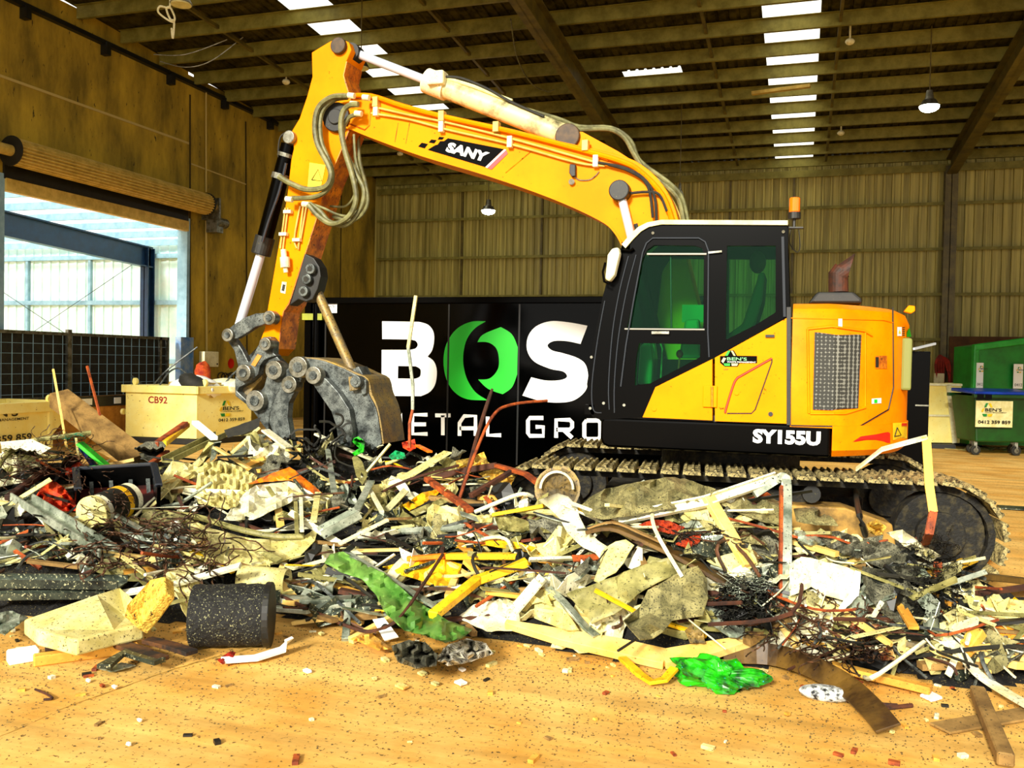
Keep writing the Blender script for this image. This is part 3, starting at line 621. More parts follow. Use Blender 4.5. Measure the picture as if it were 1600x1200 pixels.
# ------------------------------------------------------------ lamps
def lamp(px, py, D, r, lit, label, depth=.22):
    c = atD(px, py, D); t = thing('pendant_lamp', label, 'lamp', c); zt = zroof(c.y) - .0
    MB().tube([c + Vector((0, 0, .3)), Vector((c.x, c.y, zt))], .012, 6).build('cord', 'beam', t)
    mb = MB().cyl(c + Vector((0, 0, .12)), c + Vector((0, 0, .3)), r * .45, 16, r * .3); mb.build('driver_housing', 'steel', t, smooth=True)
    MB().cyl(c + Vector((0, 0, .0)), c + Vector((0, 0, .12)), r, 24, r * .6).build('shade', 'steel', t, smooth=True)
    if lit: MB().sphere(c - Vector((0, 0, .01)), r * .95, 1, 1, .55, 16).build('glowing_lens', 'lampglow' if lit == 1 else 'lampwarm', t, smooth=True)
    else: MB().cyl(c - Vector((0, 0, .02)), c, r * .9, 24).build('lens', 'creamtop', t)
lamp(1452, 166, 17.3, .19, 1, 'bright lit pendant lamp hanging right of the roof lights')
lamp(763, 329, 25, .2, 1, 'lit pendant lamp hanging before the back wall under the boom')
lamp(1062, 306, 22, .1, 2, 'small lit pendant lamp seen just behind the boom knee')
lamp(564, 106, 17, .16, 0, 'unlit grey pendant lamp hanging beside the top of the digger arm')
lamp(283, 6, 14, .17, 0, 'unlit round lamp at the top left edge with cable looped below')
c = atD(268, 15, 14); mb = MB()
mb.tube(smoothline([atD(x, y, 14) for x, y in ((266, 0), (264, 12), (250, 10), (248, 20), (268, 34), (273, 28), (266, 12), (260, 14), (266, 30), (272, 34), (270, 60), (268, 44))]), .016, 6)
tag(mb.build('loose_cable', 'offwhite'), 'pale loose cable looped below the top left lamp', 'cable')
for pts, lb in ((((240, 85), (290, 85), (355, 62)), 'thin upper cable sagging between purlins near the left wall'), (((250, 96), (290, 105), (330, 95), (380, 58)), 'thin lower cable sagging between purlins near the left wall')):
    tag(MB().tube(smoothline([atD(x, y, 19) for x, y in pts]), .012, 5).build('sagging_cable', 'steel'), lb, 'cable')
rf = lambda x, y: EYE + ray(x, y) * ((zroof(0) - .3 - EYE.z) / (ray(x, y).z + SL * ray(x, y).y)); tag(MB().tube(smoothline([rf(x, y) for x, y in ((798, 30), (808, 90), (830, 130), (855, 143), (865, 140))]), .016, 5).build('sagging_cable', 'hose'), 'grey cable drooping beside the left roof rafter', 'cable')
for (px, py, lb) in ((1328, 65, 'right of the roof lights high up'), (1314, 208, 'right of the roof lights low down'), (447, 128, 'left of the digger arm top'), (625, 240, 'under the digger boom')):
    c = None
    d = ray(px, py); tt = (zroof(0) - .32 - EYE.z) / (d.z + SL * d.y); c = EYE + d * tt
    tag(MB().sphere(c, .09, 1, 1, .7, 12).cyl(c, c + Vector((0, 0, .32)), .02, 8).build('smoke_detector', 'offwhite', None, smooth=True), 'small white smoke detector on the roof, ' + lb, 'detector')
rf = lambda x, y: EYE + ray(x, y) * ((zroof(0) - .31 - EYE.z) / (ray(x, y).z + SL * ray(x, y).y)); b = rf(1175, 146); b2 = rf(1266, 134); tag(MB().bar([b, b2], .12, .07).build('light_batten', 'tan'), 'tan batten light fitting across the right roof lights', 'light fitting')
# ------------------------------------------------------------ excavator
EX = thing('excavator', 'orange and black tracked excavator with raised boom standing behind the scrap heap', 'excavator', (-.6, 8.5, 0))
UT = R(6)   # undercarriage turned slightly
def track(cy):
    base = Vector((-.6, 8.5, 0)); rot = Matrix.Rotation(UT, 3, 'Z'); hl = 1.55; rr = .40; zc = .45
    T = lambda x, y, z: base + rot @ Vector((x, y, z))
    # closed chain path
    path = []; 
    def loop(s):
        Ls = 2 * hl; Lc = math.pi * rr; s %= (2 * Ls + 2 * Lc)
        if s < Ls: return (-hl + s, zc + rr - .0 * math.sin(math.pi * s / Ls)), (1, 0), (0, 1)
        s -= Ls
        if s < Lc: a = math.pi / 2 - s / rr; return (hl + rr * math.cos(a), zc + rr * math.sin(a)), (math.sin(a), -math.cos(a)), (math.cos(a), math.sin(a))
        s -= Lc
        if s < Ls: return (hl - s, zc - rr), (-1, 0), (0, -1)
        s -= Ls; a = -math.pi / 2 - s / rr; return (-hl + rr * math.cos(a), zc + rr * math.sin(a)), (math.sin(a), -math.cos(a)), (math.cos(a), math.sin(a))
    tot = 4 * hl + 2 * math.pi * rr; n = 50
    g = MB()
    pts = [loop(tot * i / 80)[0] for i in range(80)]
    for dy in (-.09, .09):
        ring = [T(x * .985, cy + dy, zc + (z - zc) * .9) for x, z in pts]
        g.bar(ring + [ring[0]], .05, .07, up=rot @ Vector((0, 1, 0)))
    tr = g.build('track', 'trackdark', EX)
    proto = None
    for i in range(n):
        (x, z), (tx, tz), (nx_, nz_) = loop(tot * i / n); w_ = .58; p = .165
        if proto is None:
            m_ = MB()
            prof = [(-.44, 0), (-.44, .022), (-.38, .045), (-.28, .05), (-.22, .03), (-.05, .03), (0, .048), (.08, .048), (.12, .03), (.26, .03), (.3, .05), (.38, .045), (.42, .0)]
            m_.prism([Vector((a * p, -w_ / 2, b)) for a, b in prof], (0, w_, 0))
            q = m_.build('track_shoe', 'trackdirt', tr); q.data.transform(Matrix.Translation(WL[tr.name])); proto = q
        else:
            q = proto.copy(); COL.objects.link(q); q.parent = tr
        ang = math.atan2(-tz, tx) 
        M = Matrix.Rotation(UT, 4, 'Z') @ Matrix.Rotation(math.atan2(nx_, nz_), 4, 'Y')
        wp = T(x, cy, z)
        q.matrix_local = Matrix.Translation(wp - WL[tr.name]) @ M
    # wheels, rollers, side frame
    for x, r, nm in ((hl - .0, .33, 'sprocket'), (-hl + .0, .33, 'idler_wheel')):
        MB().cyl(T(x, cy - .1, zc), T(x, cy + .1, zc), r, 28).cyl(T(x, cy - .16, zc), T(x, cy + .16, zc), r * .55, 20).build(nm, 'trackdark', tr, bevel=.01)
    for i in range(7):
        x = -hl + .45 + i * (2 * hl - .9) / 6; MB().cyl(T(x, cy - .14, .17), T(x, cy + .14, .17), .1, 16).build('bottom_roller', 'blackm', tr)
    for x in (-.6, .6): MB().cyl(T(x, cy - .12, .72), T(x, cy + .12, .72), .07, 14).build('carrier_roller', 'blackm', tr)
    MB().prism([T(-hl + .25, cy - .15, .25), T(hl - .3, cy - .15, .25), T(hl - .35, cy - .15, .52), T(hl - .7, cy - .15, .63), T(-hl + .5, cy - .15, .63)], rot @ Vector((0, .3, 0))).build('side_frame', 'trackframe', tr, bevel=.015)
    return tr
track(-.99); track(.99)
rot = Matrix.Rotation(UT, 3, 'Z')
g = MB().box((-.6, 8.5, .55), (1.3, 1.9, .35), rot).box((-.6, 8.5, .5), (2.2, .9, .25), rot).cyl((-.6, 8.5, .7), (-.6, 8.5, .98), .62, 40); g.build('undercarriage', 'trackdark', EX, bevel=.02)
YN = 7.28; YF = 9.72
# main deck
zt = atY(1100, 659, YN).z; zb = atY(1100, 706, YN).z
xa = atY(938, 670, YN).x; xb = atY(1297, 690, YN).x
g = MB(); pr = [Vector((xa + .07, YN, zb)), Vector((xb, YN, zb)), Vector((xb, YN, zt)), Vector((xa + .02, YN, zt)), Vector((xa, YN, zt - .03)), Vector((xa, YN, zb + .07)), Vector((xa + .02, YN, zb + .02))]
g.prism(pr, (0, 1.1, 0)); g.build('deck_skirt', 'blackp', EX, bevel=.02)
MB().b2((-1.5, 8.3, .98), (.6, 9.6, 1.25)).build('main_frame', 'blackm', EX, bevel=.03)
textY('model_lettering', 'SY155U', 1176, 692, 1282, 670, YN - .001, 'white', EX, bold=.05)
# far-side body (right of the machine): tank and toolbox
MB().b2((-1.15, 8.95, 1.2), (-.1, YF, 1.95)).build('fuel_tank', 'orange', EX, bevel=.04)
# --- engine hood and counterweight, tail-swing plan
CX_, CY_, RT = -.6, 8.5, 1.49
def planx(off=0.0, xstart=None, n=26):
    x0 = xstart; yy = YN - off; R_ = RT + off; xs = CX_ + math.sqrt(max(0, R_ ** 2 - (yy - CY_) ** 2))
    pts = [(x0, yy)]; a0 = math.atan2(yy - CY_, xs - CX_)
    if xs > x0: pts += [(CX_ + R_ * math.cos(a0 + (-2 * a0) * i / n), CY_ + R_ * math.sin(a0 + (-2 * a0) * i / n)) for i in range(n + 1)]
    return pts + [(x0, 2 * CY_ - yy)]
def onhood(px, py, off=.003):
    d = ray(px, py); t = (YN - off - EYE.y) / d.y; p = EYE + d * t; R_ = RT + off
    if p.x <= CX_ + math.sqrt(R_ ** 2 - (YN - off - CY_) ** 2): return p
    a = d.x ** 2 + d.y ** 2; ox, oy = EYE.x - CX_, EYE.y - CY_; b = 2 * (d.x * ox + d.y * oy); c = ox * ox + oy * oy - R_ ** 2
    q = b * b - 4 * a * c; t = (-b - math.sqrt(max(q, 0))) / (2 * a); return EYE + d * t
def solid(plan, levels, m, nm, bevel=.0, xs0=None):   # levels: (z, inset)
    mb = MB(); n = len(plan); cx = sum(p[0] for p in plan) / n; cy = sum(p[1] for p in plan) / n
    for z, ins in levels:
        for x, y in plan:
            v = Vector((x - (xs0 if xs0 is not None else cx), y - CY_, 0)); L = v.length; v2 = v * ((L - ins) / L) if L > 1e-6 else v
            mb.v.append(Vector(((xs0 if xs0 is not None else cx) + v2.x, CY_ + v2.y, z)))
    for l in range(len(levels) - 1):
        for i in range(n): j = (i + 1) % n; mb.f.append((l * n + i, l * n + j, (l + 1) * n + j, (l + 1) * n + i))
    mb.f += [tuple(range(n))[::-1], tuple((len(levels) - 1) * n + i for i in range(n))]
    return mb.build(nm, m, EX, smooth=True)
zh0 = atY(1240, 667, YN).z; zh1 = atY(1240, 472, YN).z; xh = atY(1236, 600, YN).x; xr_ = .34
pl = planx(0, xh); 
hoodplan = [(xh, YN)] + [p for p in pl[1:-1] if True] + [(xh, 2 * CY_ - YN)]
solid(hoodplan, [(zh0 - .0, 0), (zh1 - .13, 0), (zh1 - .05, .035), (zh1 - .012, .11), (zh1, .2)], 'orange2', 'engine_hood', xs0=xh)
xcw = atY(1300, 690, YN).x
cwp = planx(.012, xcw)
solid(cwp, [(zh0 - .22, .06), (zh0 - .17, .0), (zh0 + .02, 0)], 'orange2', 'counterweight', xs0=xcw)
def seamline(pts, r=.006, m='blackm', nm='panel_seam', off=.002, fn=onhood):
    P = [fn(x, y, off) for x, y in pts]; out = []
    for i in range(len(P) - 1):
        a, b = pts[i], pts[i + 1]; k = max(2, int(math.dist(a, b) / 8))
        out += [fn(a[0] + (b[0] - a[0]) * j / k, a[1] + (b[1] - a[1]) * j / k, off) for j in range(k)]
    out.append(P[-1]); return MB().tube(out, r, 6).build(nm, m, EX)
def patch(poly, m, nm, off=.004, sub=6, parent=None):     # decal following the hood surface
    P = [Vector((x, y)) for x, y in poly]; xs = [p.x for p in P]; ys = [p.y for p in P]; extra = []
    n = len(P); edges = [(i, (i + 1) % n) for i in range(n)]; pts = P[:]
    stp = max(5, (max(xs) - min(xs)) / 8)
    x = min(xs) + stp / 2
    while x < max(xs):
        y = min(ys) + stp / 2
        while y < max(ys): pts.append(Vector((x, y))); y += stp
        x += stp
    v, e, f, *_ = geometry.delaunay_2d_cdt(pts, edges, [], 1, 1e-4)
    mb = MB(); mb.v = [onhood(p.x, p.y, off) for p in v]; mb.f = [tuple(q) for q in f]; return mb.build(nm, m, parent or EX)
seamline([(1395, 480), (1396, 605), (1388, 640), (1342, 667), (1236, 665)], .006)
seamline([(1236, 497), (1380, 500), (1395, 504)], .004, 'orange2', 'crease')
gr = patch([(1273, 519), (1270, 640), (1300, 641), (1341, 638), (1346, 523)], 'grille', 'vent_grille', .012)
def hexmat():
    m = MATS['grille']; N = m.node_tree.nodes; L = m.node_tree.links; b = N['Principled BSDF']; tc = [n for n in N if n.type == 'TEX_COORD'][0]
    v = N.new('ShaderNodeTexVoronoi'); v.inputs['Scale'].default_value = 34; v.inputs['Randomness'].default_value = .15; L.new(tc.outputs['Object'], v.inputs['Vector'])
    r = N.new('ShaderNodeValToRGB'); r.color_ramp.elements[0].position = .5; r.color_ramp.elements[0].color = (.035, .035, .03, 1); r.color_ramp.elements[1].position = .6; r.color_ramp.elements[1].color = (.2, .2, .17, 1)
    L.new(v.outputs['Distance'], r.inputs[0]); L.new(r.outputs[0], b.inputs['Base Color'])
hexmat()
seamline([(1262, 514), (1300, 510), (1350, 517), (1362, 524)], .012, 'orange2', 'grille_surround')
seamline([(1266, 646), (1320, 646), (1352, 636)], .012, 'orange2', 'grille_surround'); seamline([(1262, 514), (1264, 646)], .010, 'orange2', 'grille_surround'); seamline([(1352, 518), (1352, 636)], .008, 'orange2', 'grille_surround')
lt = patch([(1368, 556), (1386, 556), (1386, 576), (1368, 576)], 'orangewornshade', 'hood_latch', .006); patch([(1368, 558), (1373, 558), (1373, 574), (1368, 574)], 'blackm', 'recess', .009, parent=lt)
patch([(1333, 690), (1345, 682), (1388, 675), (1391, 677), (1391, 692)], 'red', 'reflector', .018)
wd = patch([(1395, 661), (1417, 660), (1417, 685), (1395, 688)], 'yellowp', 'warning_label', .018); 
seam = MB().tube([onhood(1398, 682, .022), onhood(1402, 668, .022), onhood(1408, 680, .022), onhood(1398, 682, .022)], .004, 4).build('warning_triangle', 'blackm', wd)
patch([(1409, 661), (1417, 661), (1417, 666), (1409, 666)], 'red', 'label_stripe', .022, parent=wd)
ww = patch([(1402, 511), (1409, 511), (1409, 525), (1402, 525)], 'white', 'warning_label', .004); patch([(1404, 521), (1405.5, 515), (1408, 521)], 'yellowp', 'warning_triangle', .007, parent=ww)
for k in range(5): patch([(1410, 511 + k * 3), (1414, 511 + k * 3), (1414, 512.6 + k * 3), (1410, 512.6 + k * 3)], 'blackm', 'label_line', .007, parent=ww)
patch([(1417, 520), (1421, 512), (1424, 526), (1417, 527)], 'green', 'recycle_mark', .006)
patch([(1362, 623), (1377, 622), (1377, 630), (1362, 631)], 'white', 'small_label', .006); patch([(1366, 624), (1371, 624), (1371, 629.5), (1366, 630)], 'green', 'small_label_mark', .009)
patch([(1310, 498), (1316, 498), (1316, 513), (1310, 513)], 'white', 'small_label', .008)
for k in range(2):
    a = atD(1411 + k, 483 + k, 7.4); 
o = MB(); a = onhood(1410, 486, -.15); o.prism([atY(x, y, 7.75) for x, y in ((1412, 487), (1420, 477), (1430, 478), (1430, 486), (1424, 490))], (0, .06, 0)); o.build('rear_lug', 'orange', EX, bevel=.008)
mat('olivelens', (120, 124, 66), None, rough=.2); o = MB(); a = atD(1420, 560, 7.75); o.b2((CX_ + RT * .93, 7.95, 1.55), (CX_ + RT * .985, 8.2, 1.98)); o.build('tail_light', 'olivelens', EX, bevel=.02)
# top of hood: black exhaust cowl and stack
yy = 8.1
g = MB(); P = pxY([(1262, 474), (1277, 456), (1334, 456), (1346, 466), (1348, 474)], yy); g.prism(P, (0, .7, 0)); ec = g.build('exhaust_cowl', 'blackm', EX, bevel=.02)
g = MB(); c0_ = atY(1310, 456, yy + .3); c1_ = atY(1310, 428, yy + .3)
g.tube([c0_, c1_, c1_ + Vector((.03, 0, .03))], .082, 20); q0 = c1_ + Vector((-.0, 0, -.02)); q1 = atY(1330, 408, yy + .3)
d = Vector((1, 0, .72)).normalized(); 
# bevel-cut outlet
seg = 20; vs = []; fs = []
for i in range(seg):
    a = 2 * math.pi * i / seg; u = Vector((-d.z, 0, d.x)) * math.cos(a) * .082 + Vector((0, 1, 0)) * math.sin(a) * .082
    b0 = q0 + u; cut = .12 + .10 * math.cos(a); vs += [b0, b0 + d * cut]
fs = [(2 * i, (2 * i + 2) % (2 * seg), (2 * i + 3) % (2 * seg), 2 * i + 1) for i in range(seg)]
g.add(vs, fs); g.build('exhaust_pipe', mat('rustpipe', (30, 23, 13), (84, 40, 12), 6, .7, speck=.4), EX, solid=.006)

# ------------------------------------------------------------ cab
CABN = YN; CABF = 8.24
frame_out = [(921, 640), (917, 600), (928, 530), (942, 462), (957, 412), (972, 385), (984, 372), (996, 358), (1010, 351), (1034, 348), (1230, 350), (1234, 492), (1114, 560), (1024, 604), (1004, 652), (938, 656), (926, 652)]
w_up = [(980, 512), (993, 450), (1004, 405), (1012, 390), (1022, 383), (1086, 384), (1097, 388), (1100, 396), (1099, 513)]
w_lo = [(992, 602), (994, 560), (999, 536), (1094, 538), (1094, 558), (1060, 576), (1016, 599)]
w_re = [(1136, 384), (1212, 384), (1212, 488), (1180, 508), (1134, 531)]
plate('cab_side', [frame_out, w_up, w_lo, w_re], CABN, CABN + .06, 'blackp', EX, bevel=.006)
far = lambda pts: [Vector((p.x, CABF, p.z)) for p in pxY(pts, CABN)]
def plateF(name, loops, y0, y1, m): return plate(name, [far(l) for l in loops], y0, y1, m, EX)
w_far = [(990, 560), (1008, 405), (1022, 383), (1100, 384), (1104, 560)]
plateF('cab_side', [frame_out, w_far, [(1125, 384), (1212, 384), (1212, 492), (1125, 540)]], CABF - .05, CABF, 'blackp')
for lp in (w_up, w_lo, w_re): plate('window_pane', [lp], CABN + .02, CABN + .026, 'glass', EX)
# roof, front glass frame, rear wall
roofline = [(972, 382), (984, 368), (998, 355), (1012, 348), (1034, 344), (1231, 345)]
roofin = [(1231, 352), (1034, 351), (1014, 355), (1002, 362), (990, 374), (978, 388)]
P = pxY(roofline + roofin, CABN); g = MB(); g.prism([p + Vector((0, -.02, 0)) for p in P], (0, CABF - CABN + .04, 0)); g.build('cab_roof', 'creamtop', EX)
def frontbar(p0, p1, w_=.07, nm='front_pillar', m='blackp', y=None):
    for yy_ in ((CABN + .03, CABF - .03) if y is None else (y,)): pass
g = MB(); fl_ = pxY([(921, 640), (917, 600), (928, 530), (942, 462), (957, 412), (972, 385)], CABN)
for p, q in ((0, 1),): pass
g.bar([Vector((fl_[0].x, CABN, fl_[0].z)), Vector((fl_[0].x, CABF, fl_[0].z))], .08, .08).bar([Vector((fl_[5].x + .03, CABN, fl_[5].z)), Vector((fl_[5].x + .03, CABF, fl_[5].z))], .07, .07); g.build('front_crossbar', 'blackp', EX)
g = MB(); n = len(fl_)
g.v = [Vector((p.x + .01, y, p.z)) for p in fl_ for y in (CABN + .05, CABF - .05)]; g.f = [(2 * i, 2 * i + 1, 2 * i + 3, 2 * i + 2) for i in range(n - 1)]; g.build('windscreen', 'glass', EX)
xr2 = atY(1231, 400, CABN).x; g = MB(); g.b2((xr2 - .05, CABN + .02, atY(1231, 470, CABN).z - .55), (xr2, CABF, atY(1231, 495, CABN).z)).b2((xr2 - .05, CABN + .02, atY(1231, 384, CABN).z), (xr2, CABF, atY(1231, 350, CABN).z)).b2((xr2 - .05, CABF - .08, 1.3), (xr2, CABF, 2.8)); g.build('rear_wall', 'blackp', EX)
MB().b2((xa + .05, CABN + .05, zt), (xh - .03, CABF, zt + .05)).build('cab_floor', 'blackm', EX)
# raised ribs on the front corner
for pts in ([(945, 470), (934, 530), (925, 600), (927, 640), (940, 645)], [(982, 400), (968, 455), (957, 520), (951, 600), (952, 640)], [(994, 398), (978, 460), (966, 530), (960, 600), (960, 645)]):
    MB().tube(smoothline(pxY(pts, CABN - .004), 4), .006, 6).build('pillar_rib', mat('blackgloss', (40, 44, 50), None, rough=.15), EX)
# door frame outline and rail
MB().tube(pxY([(970, 604), (978, 540), (990, 470), (1004, 395), (1010, 380), (1020, 372), (1092, 372), (1102, 378), (1107, 392), (1106, 520), (1108, 558)], CABN - .008), .008, 6).build('door_frame', 'blackgloss', EX)
MB().tube(pxY([(1011, 397), (1104, 397)], CABN - .006), .009, 6).tube(pxY([(976, 514), (1101, 515)], CABN - .004), .007, 6).build('window_rail', mat('rail', (150, 150, 140), None, rough=.3), EX)
MB().tube(pxY([(1048, 398), (1049, 512)], CABN + .03), .008, 6).build('window_rail', 'blackm', EX)
MB().bar(pxY([(1018, 520), (1046, 520)], CABN - .02), .03, .025).build('door_handle', 'steel', EX, bevel=.004)
MB().bar(pxY([(1107, 395), (1128, 393)], CABN - .015), .025, .015).build('door_hinge', 'steel', EX)
for x, y in ((1020, 364), (1224, 362), (924, 558), (922, 638), (943, 630), (975, 633)): MB().cyl(atY(x, y, CABN - .015), atY(x, y, CABN), .012, 10).build('bolt', 'steel', EX)
MB().bar(pxY([(1223, 370), (1226, 495)], CABN - .012), .02, .02).build('grab_rail', 'blackgloss', EX)
# yellow lower panels
dp = plate('door_panel', [[(1004, 652), (1024, 605), (1113, 561), (1113, 657)]], CABN - .012, CABN + .05, 'orange', EX, bevel=.006)
sp_ = plate('side_panel', [[(1117, 559), (1229, 497), (1229, 662), (1117, 658)]], CABN - .012, CABN + .05, 'orange', EX, bevel=.006)
MB().bar(pxY([(1232.5, 480), (1232.5, 664)], CABN), .03, .03, up=(0, 1, 0)).build('dark_gap', 'blackm', EX)
MB().tube(smoothline(pxY([(1206, 560), (1160, 586), (1151, 592), (1145, 604), (1134, 640), (1134, 645)], CABN - .016), 4), .009, 6).build('hatch_edge', mat('rustline', (170, 50, 4), None, rough=.5), EX)
MB().tube(pxY([(1206, 560), (1206, 566), (1180, 640), (1174, 646), (1136, 646)], CABN - .014), .005, 6).build('hatch_edge', 'blackm', EX)
h = MB().bar(pxY([(1204 - 8, 525), (1210, 525)], CABN - .02), .02, .02).build('panel_handle', 'blackm', EX)
for x, y in ((1022, 639), (1151, 614)): MB().cyl(atY(x, y, CABN - .02), atY(x, y, CABN), .018, 12).build('bolt', 'orange', EX)
MB().cyl(atY(1204, 647, CABN - .02), atY(1204, 647, CABN), .018, 12).build('lock', 'blackm', EX)
hg = MB(); a = atY(1098, 636, CABN - .03); b = atY(1121, 603, CABN - .012); hg.b2((a.x, a.y, a.z), (b.x, b.y, b.z)).build('hinge_plate', 'orange', EX, bevel=.004)
MB().cyl(atY(1112.5, 636, CABN - .035), atY(1112.5, 604, CABN - .035), .01, 8).build('hinge_pin', 'orangewornshade', EX)
# recycling label
def dz(pts, Y, m, nm, parent=EX, thk=.003): mb = MB(); mb.prism(pxY(pts, Y), (0, -thk, 0)); return mb.build(nm, m, parent)
zz = lambda pts: [(1100 + x / 13.333, 530 + y / 13.333) for x, y in pts]
L = CABN - .0125
lb = dz(zz([(335, 350), (430, 350), (500, 230), (620, 230), (690, 345), (1105, 350), (1105, 500), (740, 500), (700, 570), (430, 570), (335, 490)]), L, 'ink', 'recycling_label')
for m_, q in (('green', [(440, 345), (500, 240), (550, 240), (490, 345)]), ('creamtop', [(560, 240), (600, 240), (660, 345), (620, 345)]), ('creamtop', [(360, 460), (410, 380), (460, 400), (400, 500)]), ('green', [(410, 505), (540, 505), (540, 555), (430, 555)]), ('creamtop', [(570, 505), (710, 505), (690, 555), (580, 555)])):
    dz(zz(q), L - .0035, m_, 'label_mark', lb)
textY('label_text', "BEN'S", 1136, 563, 1167, 558, L - .004, mat('palegreen', (120, 190, 130), None), lb, bold=.01); textY('label_text', 'WASTE MANAGEMENT', 1136, 566.5, 1181, 564.2, L - .004, 'white', lb)
textY('small_text', 'LRP', 1131, 578, 1138, 576, CABN - .013, 'blackm', EX)
# interior: seat, console, levers
st_ = lambda pts, y0, y1, m, nm, bv=.02: MB().prism(pxY(pts, y0), (0, y1 - y0, 0)).build(nm, m, EX, bevel=bv)
se = st_([(1140, 520), (1160, 506), (1182, 440), (1186, 425), (1196, 426), (1192, 470), (1182, 505), (1172, 520), (1150, 545), (1100, 552), (1092, 535)], 7.55, 8.0, 'seat', 'operator_seat')
c = atY(1184, 410, 7.75); MB().sphere(c, .085, .8, 1.2, 1.1, 16).build('headrest', 'seat', se, smooth=True)
st_([(1060, 560), (1070, 500), (1092, 498), (1096, 560)], 7.5, 7.6, 'teal', 'side_console')
st_([(996, 600), (1000, 540), (1016, 530), (1020, 560), (1018, 604)], 7.6, 7.9, 'teal', 'front_console')
MB().tube(pxY([(1060, 580), (1062, 556)], 7.5), .008, 6).sphere(atY(1062, 553, 7.5), .03, 1, 1, 1.2, 10).build('control_lever', 'red', EX, smooth=True)
for x in (1020, 1032): MB().tube(pxY([(x, 600), (x + 3, 545), (x - 4, 525)], 7.7), .008, 6).build('control_lever', 'steel', EX)
MB().box(atY(1086, 490, 7.9), (.22, .03, .15)).build('display_screen', 'teal', EX)
# mirror
mr = MB().prism(pxY([(949, 398), (956, 388), (966, 386), (968, 396), (960, 430), (952, 440), (945, 436)], CABN - .12), (0, .09, 0)).build('side_mirror', 'offwhite', EX, bevel=.015)
MB().tube(pxY([(966, 390), (985, 392), (990, 388)], CABN - .03), .012, 8).build('mirror_bracket', 'blackp', EX); MB().tube(pxY([(946, 410), (942, 425), (944, 440), (952, 443)], CABN - .1), .01, 8).build('mirror_bracket', 'blackp', EX)
# beacon
bc = atY(1241, 342, 7.6); MB().cyl(bc, bc + Vector((0, 0, .05)), .05, 16).build('beacon_base', 'blackm', EX); MB().cyl(bc + Vector((0, 0, .05)), bc + Vector((0, 0, .17)), .042, 16).build('beacon_lens', mat('beacon', (255, 110, 20), None, rough=.2), EX, bevel=.01)
MB().bar([atY(1231, 356, 7.6), atY(1255, 356, 7.6)], .05, .012).tube(smoothline(pxY([(1236, 356), (1234, 380), (1245, 394), (1250, 386), (1248, 358)], 7.6)), .004, 5).tube([bc - Vector((0, 0, .08)), bc], .012, 6).build('beacon_bracket', 'blackm', EX)
# hood front edge side/top cover near the far side
# ------------------------------------------------------------ boom
BY0, BY1 = 8.25, 8.62
up_ = [(590, 152), (700, 181), (850, 215), (960, 240), (1002, 257), (1035, 288), (1056, 330), (1072, 400), (1092, 480), (1120, 560)]
lo_ = [(1060, 590), (1030, 540), (1002, 480), (988, 430), (976, 392), (960, 362), (935, 342), (860, 308), (760, 273), (660, 243), (580, 214), (545, 200), (520, 196), (512, 180), (520, 164), (545, 155)]
bp = smooth2(up_, 3) + smooth2(lo_[:9], 3) + lo_[9:]
zup = [(520, 166), (545, 153)]
boom = MB().prism(pxY(bp, BY0), (0, BY1 - BY0, 0)).build('boom', 'orange', EX, bevel=.006)
# flange along lower and upper edge
g = MB(); P = pxY(smooth2(lo_[2:14], 4), BY0 - .018); g.bar([Vector((p.x, (BY0 + BY1) / 2, p.z)) for p in P], BY1 - BY0 + .04, .018, up=(0, 0, 1)); g.build('boom_flange', 'orange', boom)
MB().prism(pxY([(866, 214), (886, 205), (910, 206), (965, 236), (990, 252), (900, 228)], 8.3), (0, .05, 0)).prism(pxY([(866, 214), (886, 205), (910, 206), (965, 236), (990, 252), (900, 228)], 8.52), (0, .05, 0)).build('cylinder_lug', 'orange', boom)
# logo plate on boom
d4 = lambda pts: [(640 + x / 10, 180 + y / 10) for x, y in pts]
lg = dz(d4([(600, 360), (1470, 530), (1180, 810), (285, 540), (400, 470), (440, 460), (480, 405), (540, 405)]), BY0 - .003, 'ink', 'maker_decal', boom)
for q in ([(440, 380), (465, 338), (540, 345), (510, 382)], [(300, 425), (340, 380), (420, 390), (385, 440)], [(135, 490), (190, 430), (285, 450), (235, 518)]): dz(d4(q), BY0 - .003, 'ink', 'decal_square', lg)
dz(d4([(1480, 535), (1510, 540), (1215, 825), (1185, 812)]), BY0 - .003, 'white', 'decal_stripe', lg)
dz(d4([(1510, 545), (1535, 600), (1280, 850), (1215, 828)]), BY0 - .003, 'red', 'decal_stripe', lg)
p0 = atY(696, 237, BY0); p1 = atY(759, 254, BY0); p2 = atY(699, 221, BY0); text('decal_text', 'SANY', p0, p1 - p0, p2 - p0 + Vector((.03, 0, 0)), (p1 - p0).length, (p2 - p0).length, 'white', lg, bold=.055, lift=.012)
# stitched weld lines and reinforcement
g = MB(); g.tube(pxY([(617, 222), (622, 192)], BY0 - .002), .004, 4).tube(pxY([(634, 224), (640, 192)], BY0 - .002), .004, 4).tube(pxY([(580, 168), (577, 196), (570, 203), (543, 192)], BY0 - .003), .008, 4).tube(pxY([(790, 270), (833, 234)], BY0 - .002), .005, 4); g.build('weld_line', 'orangewornshade', boom)
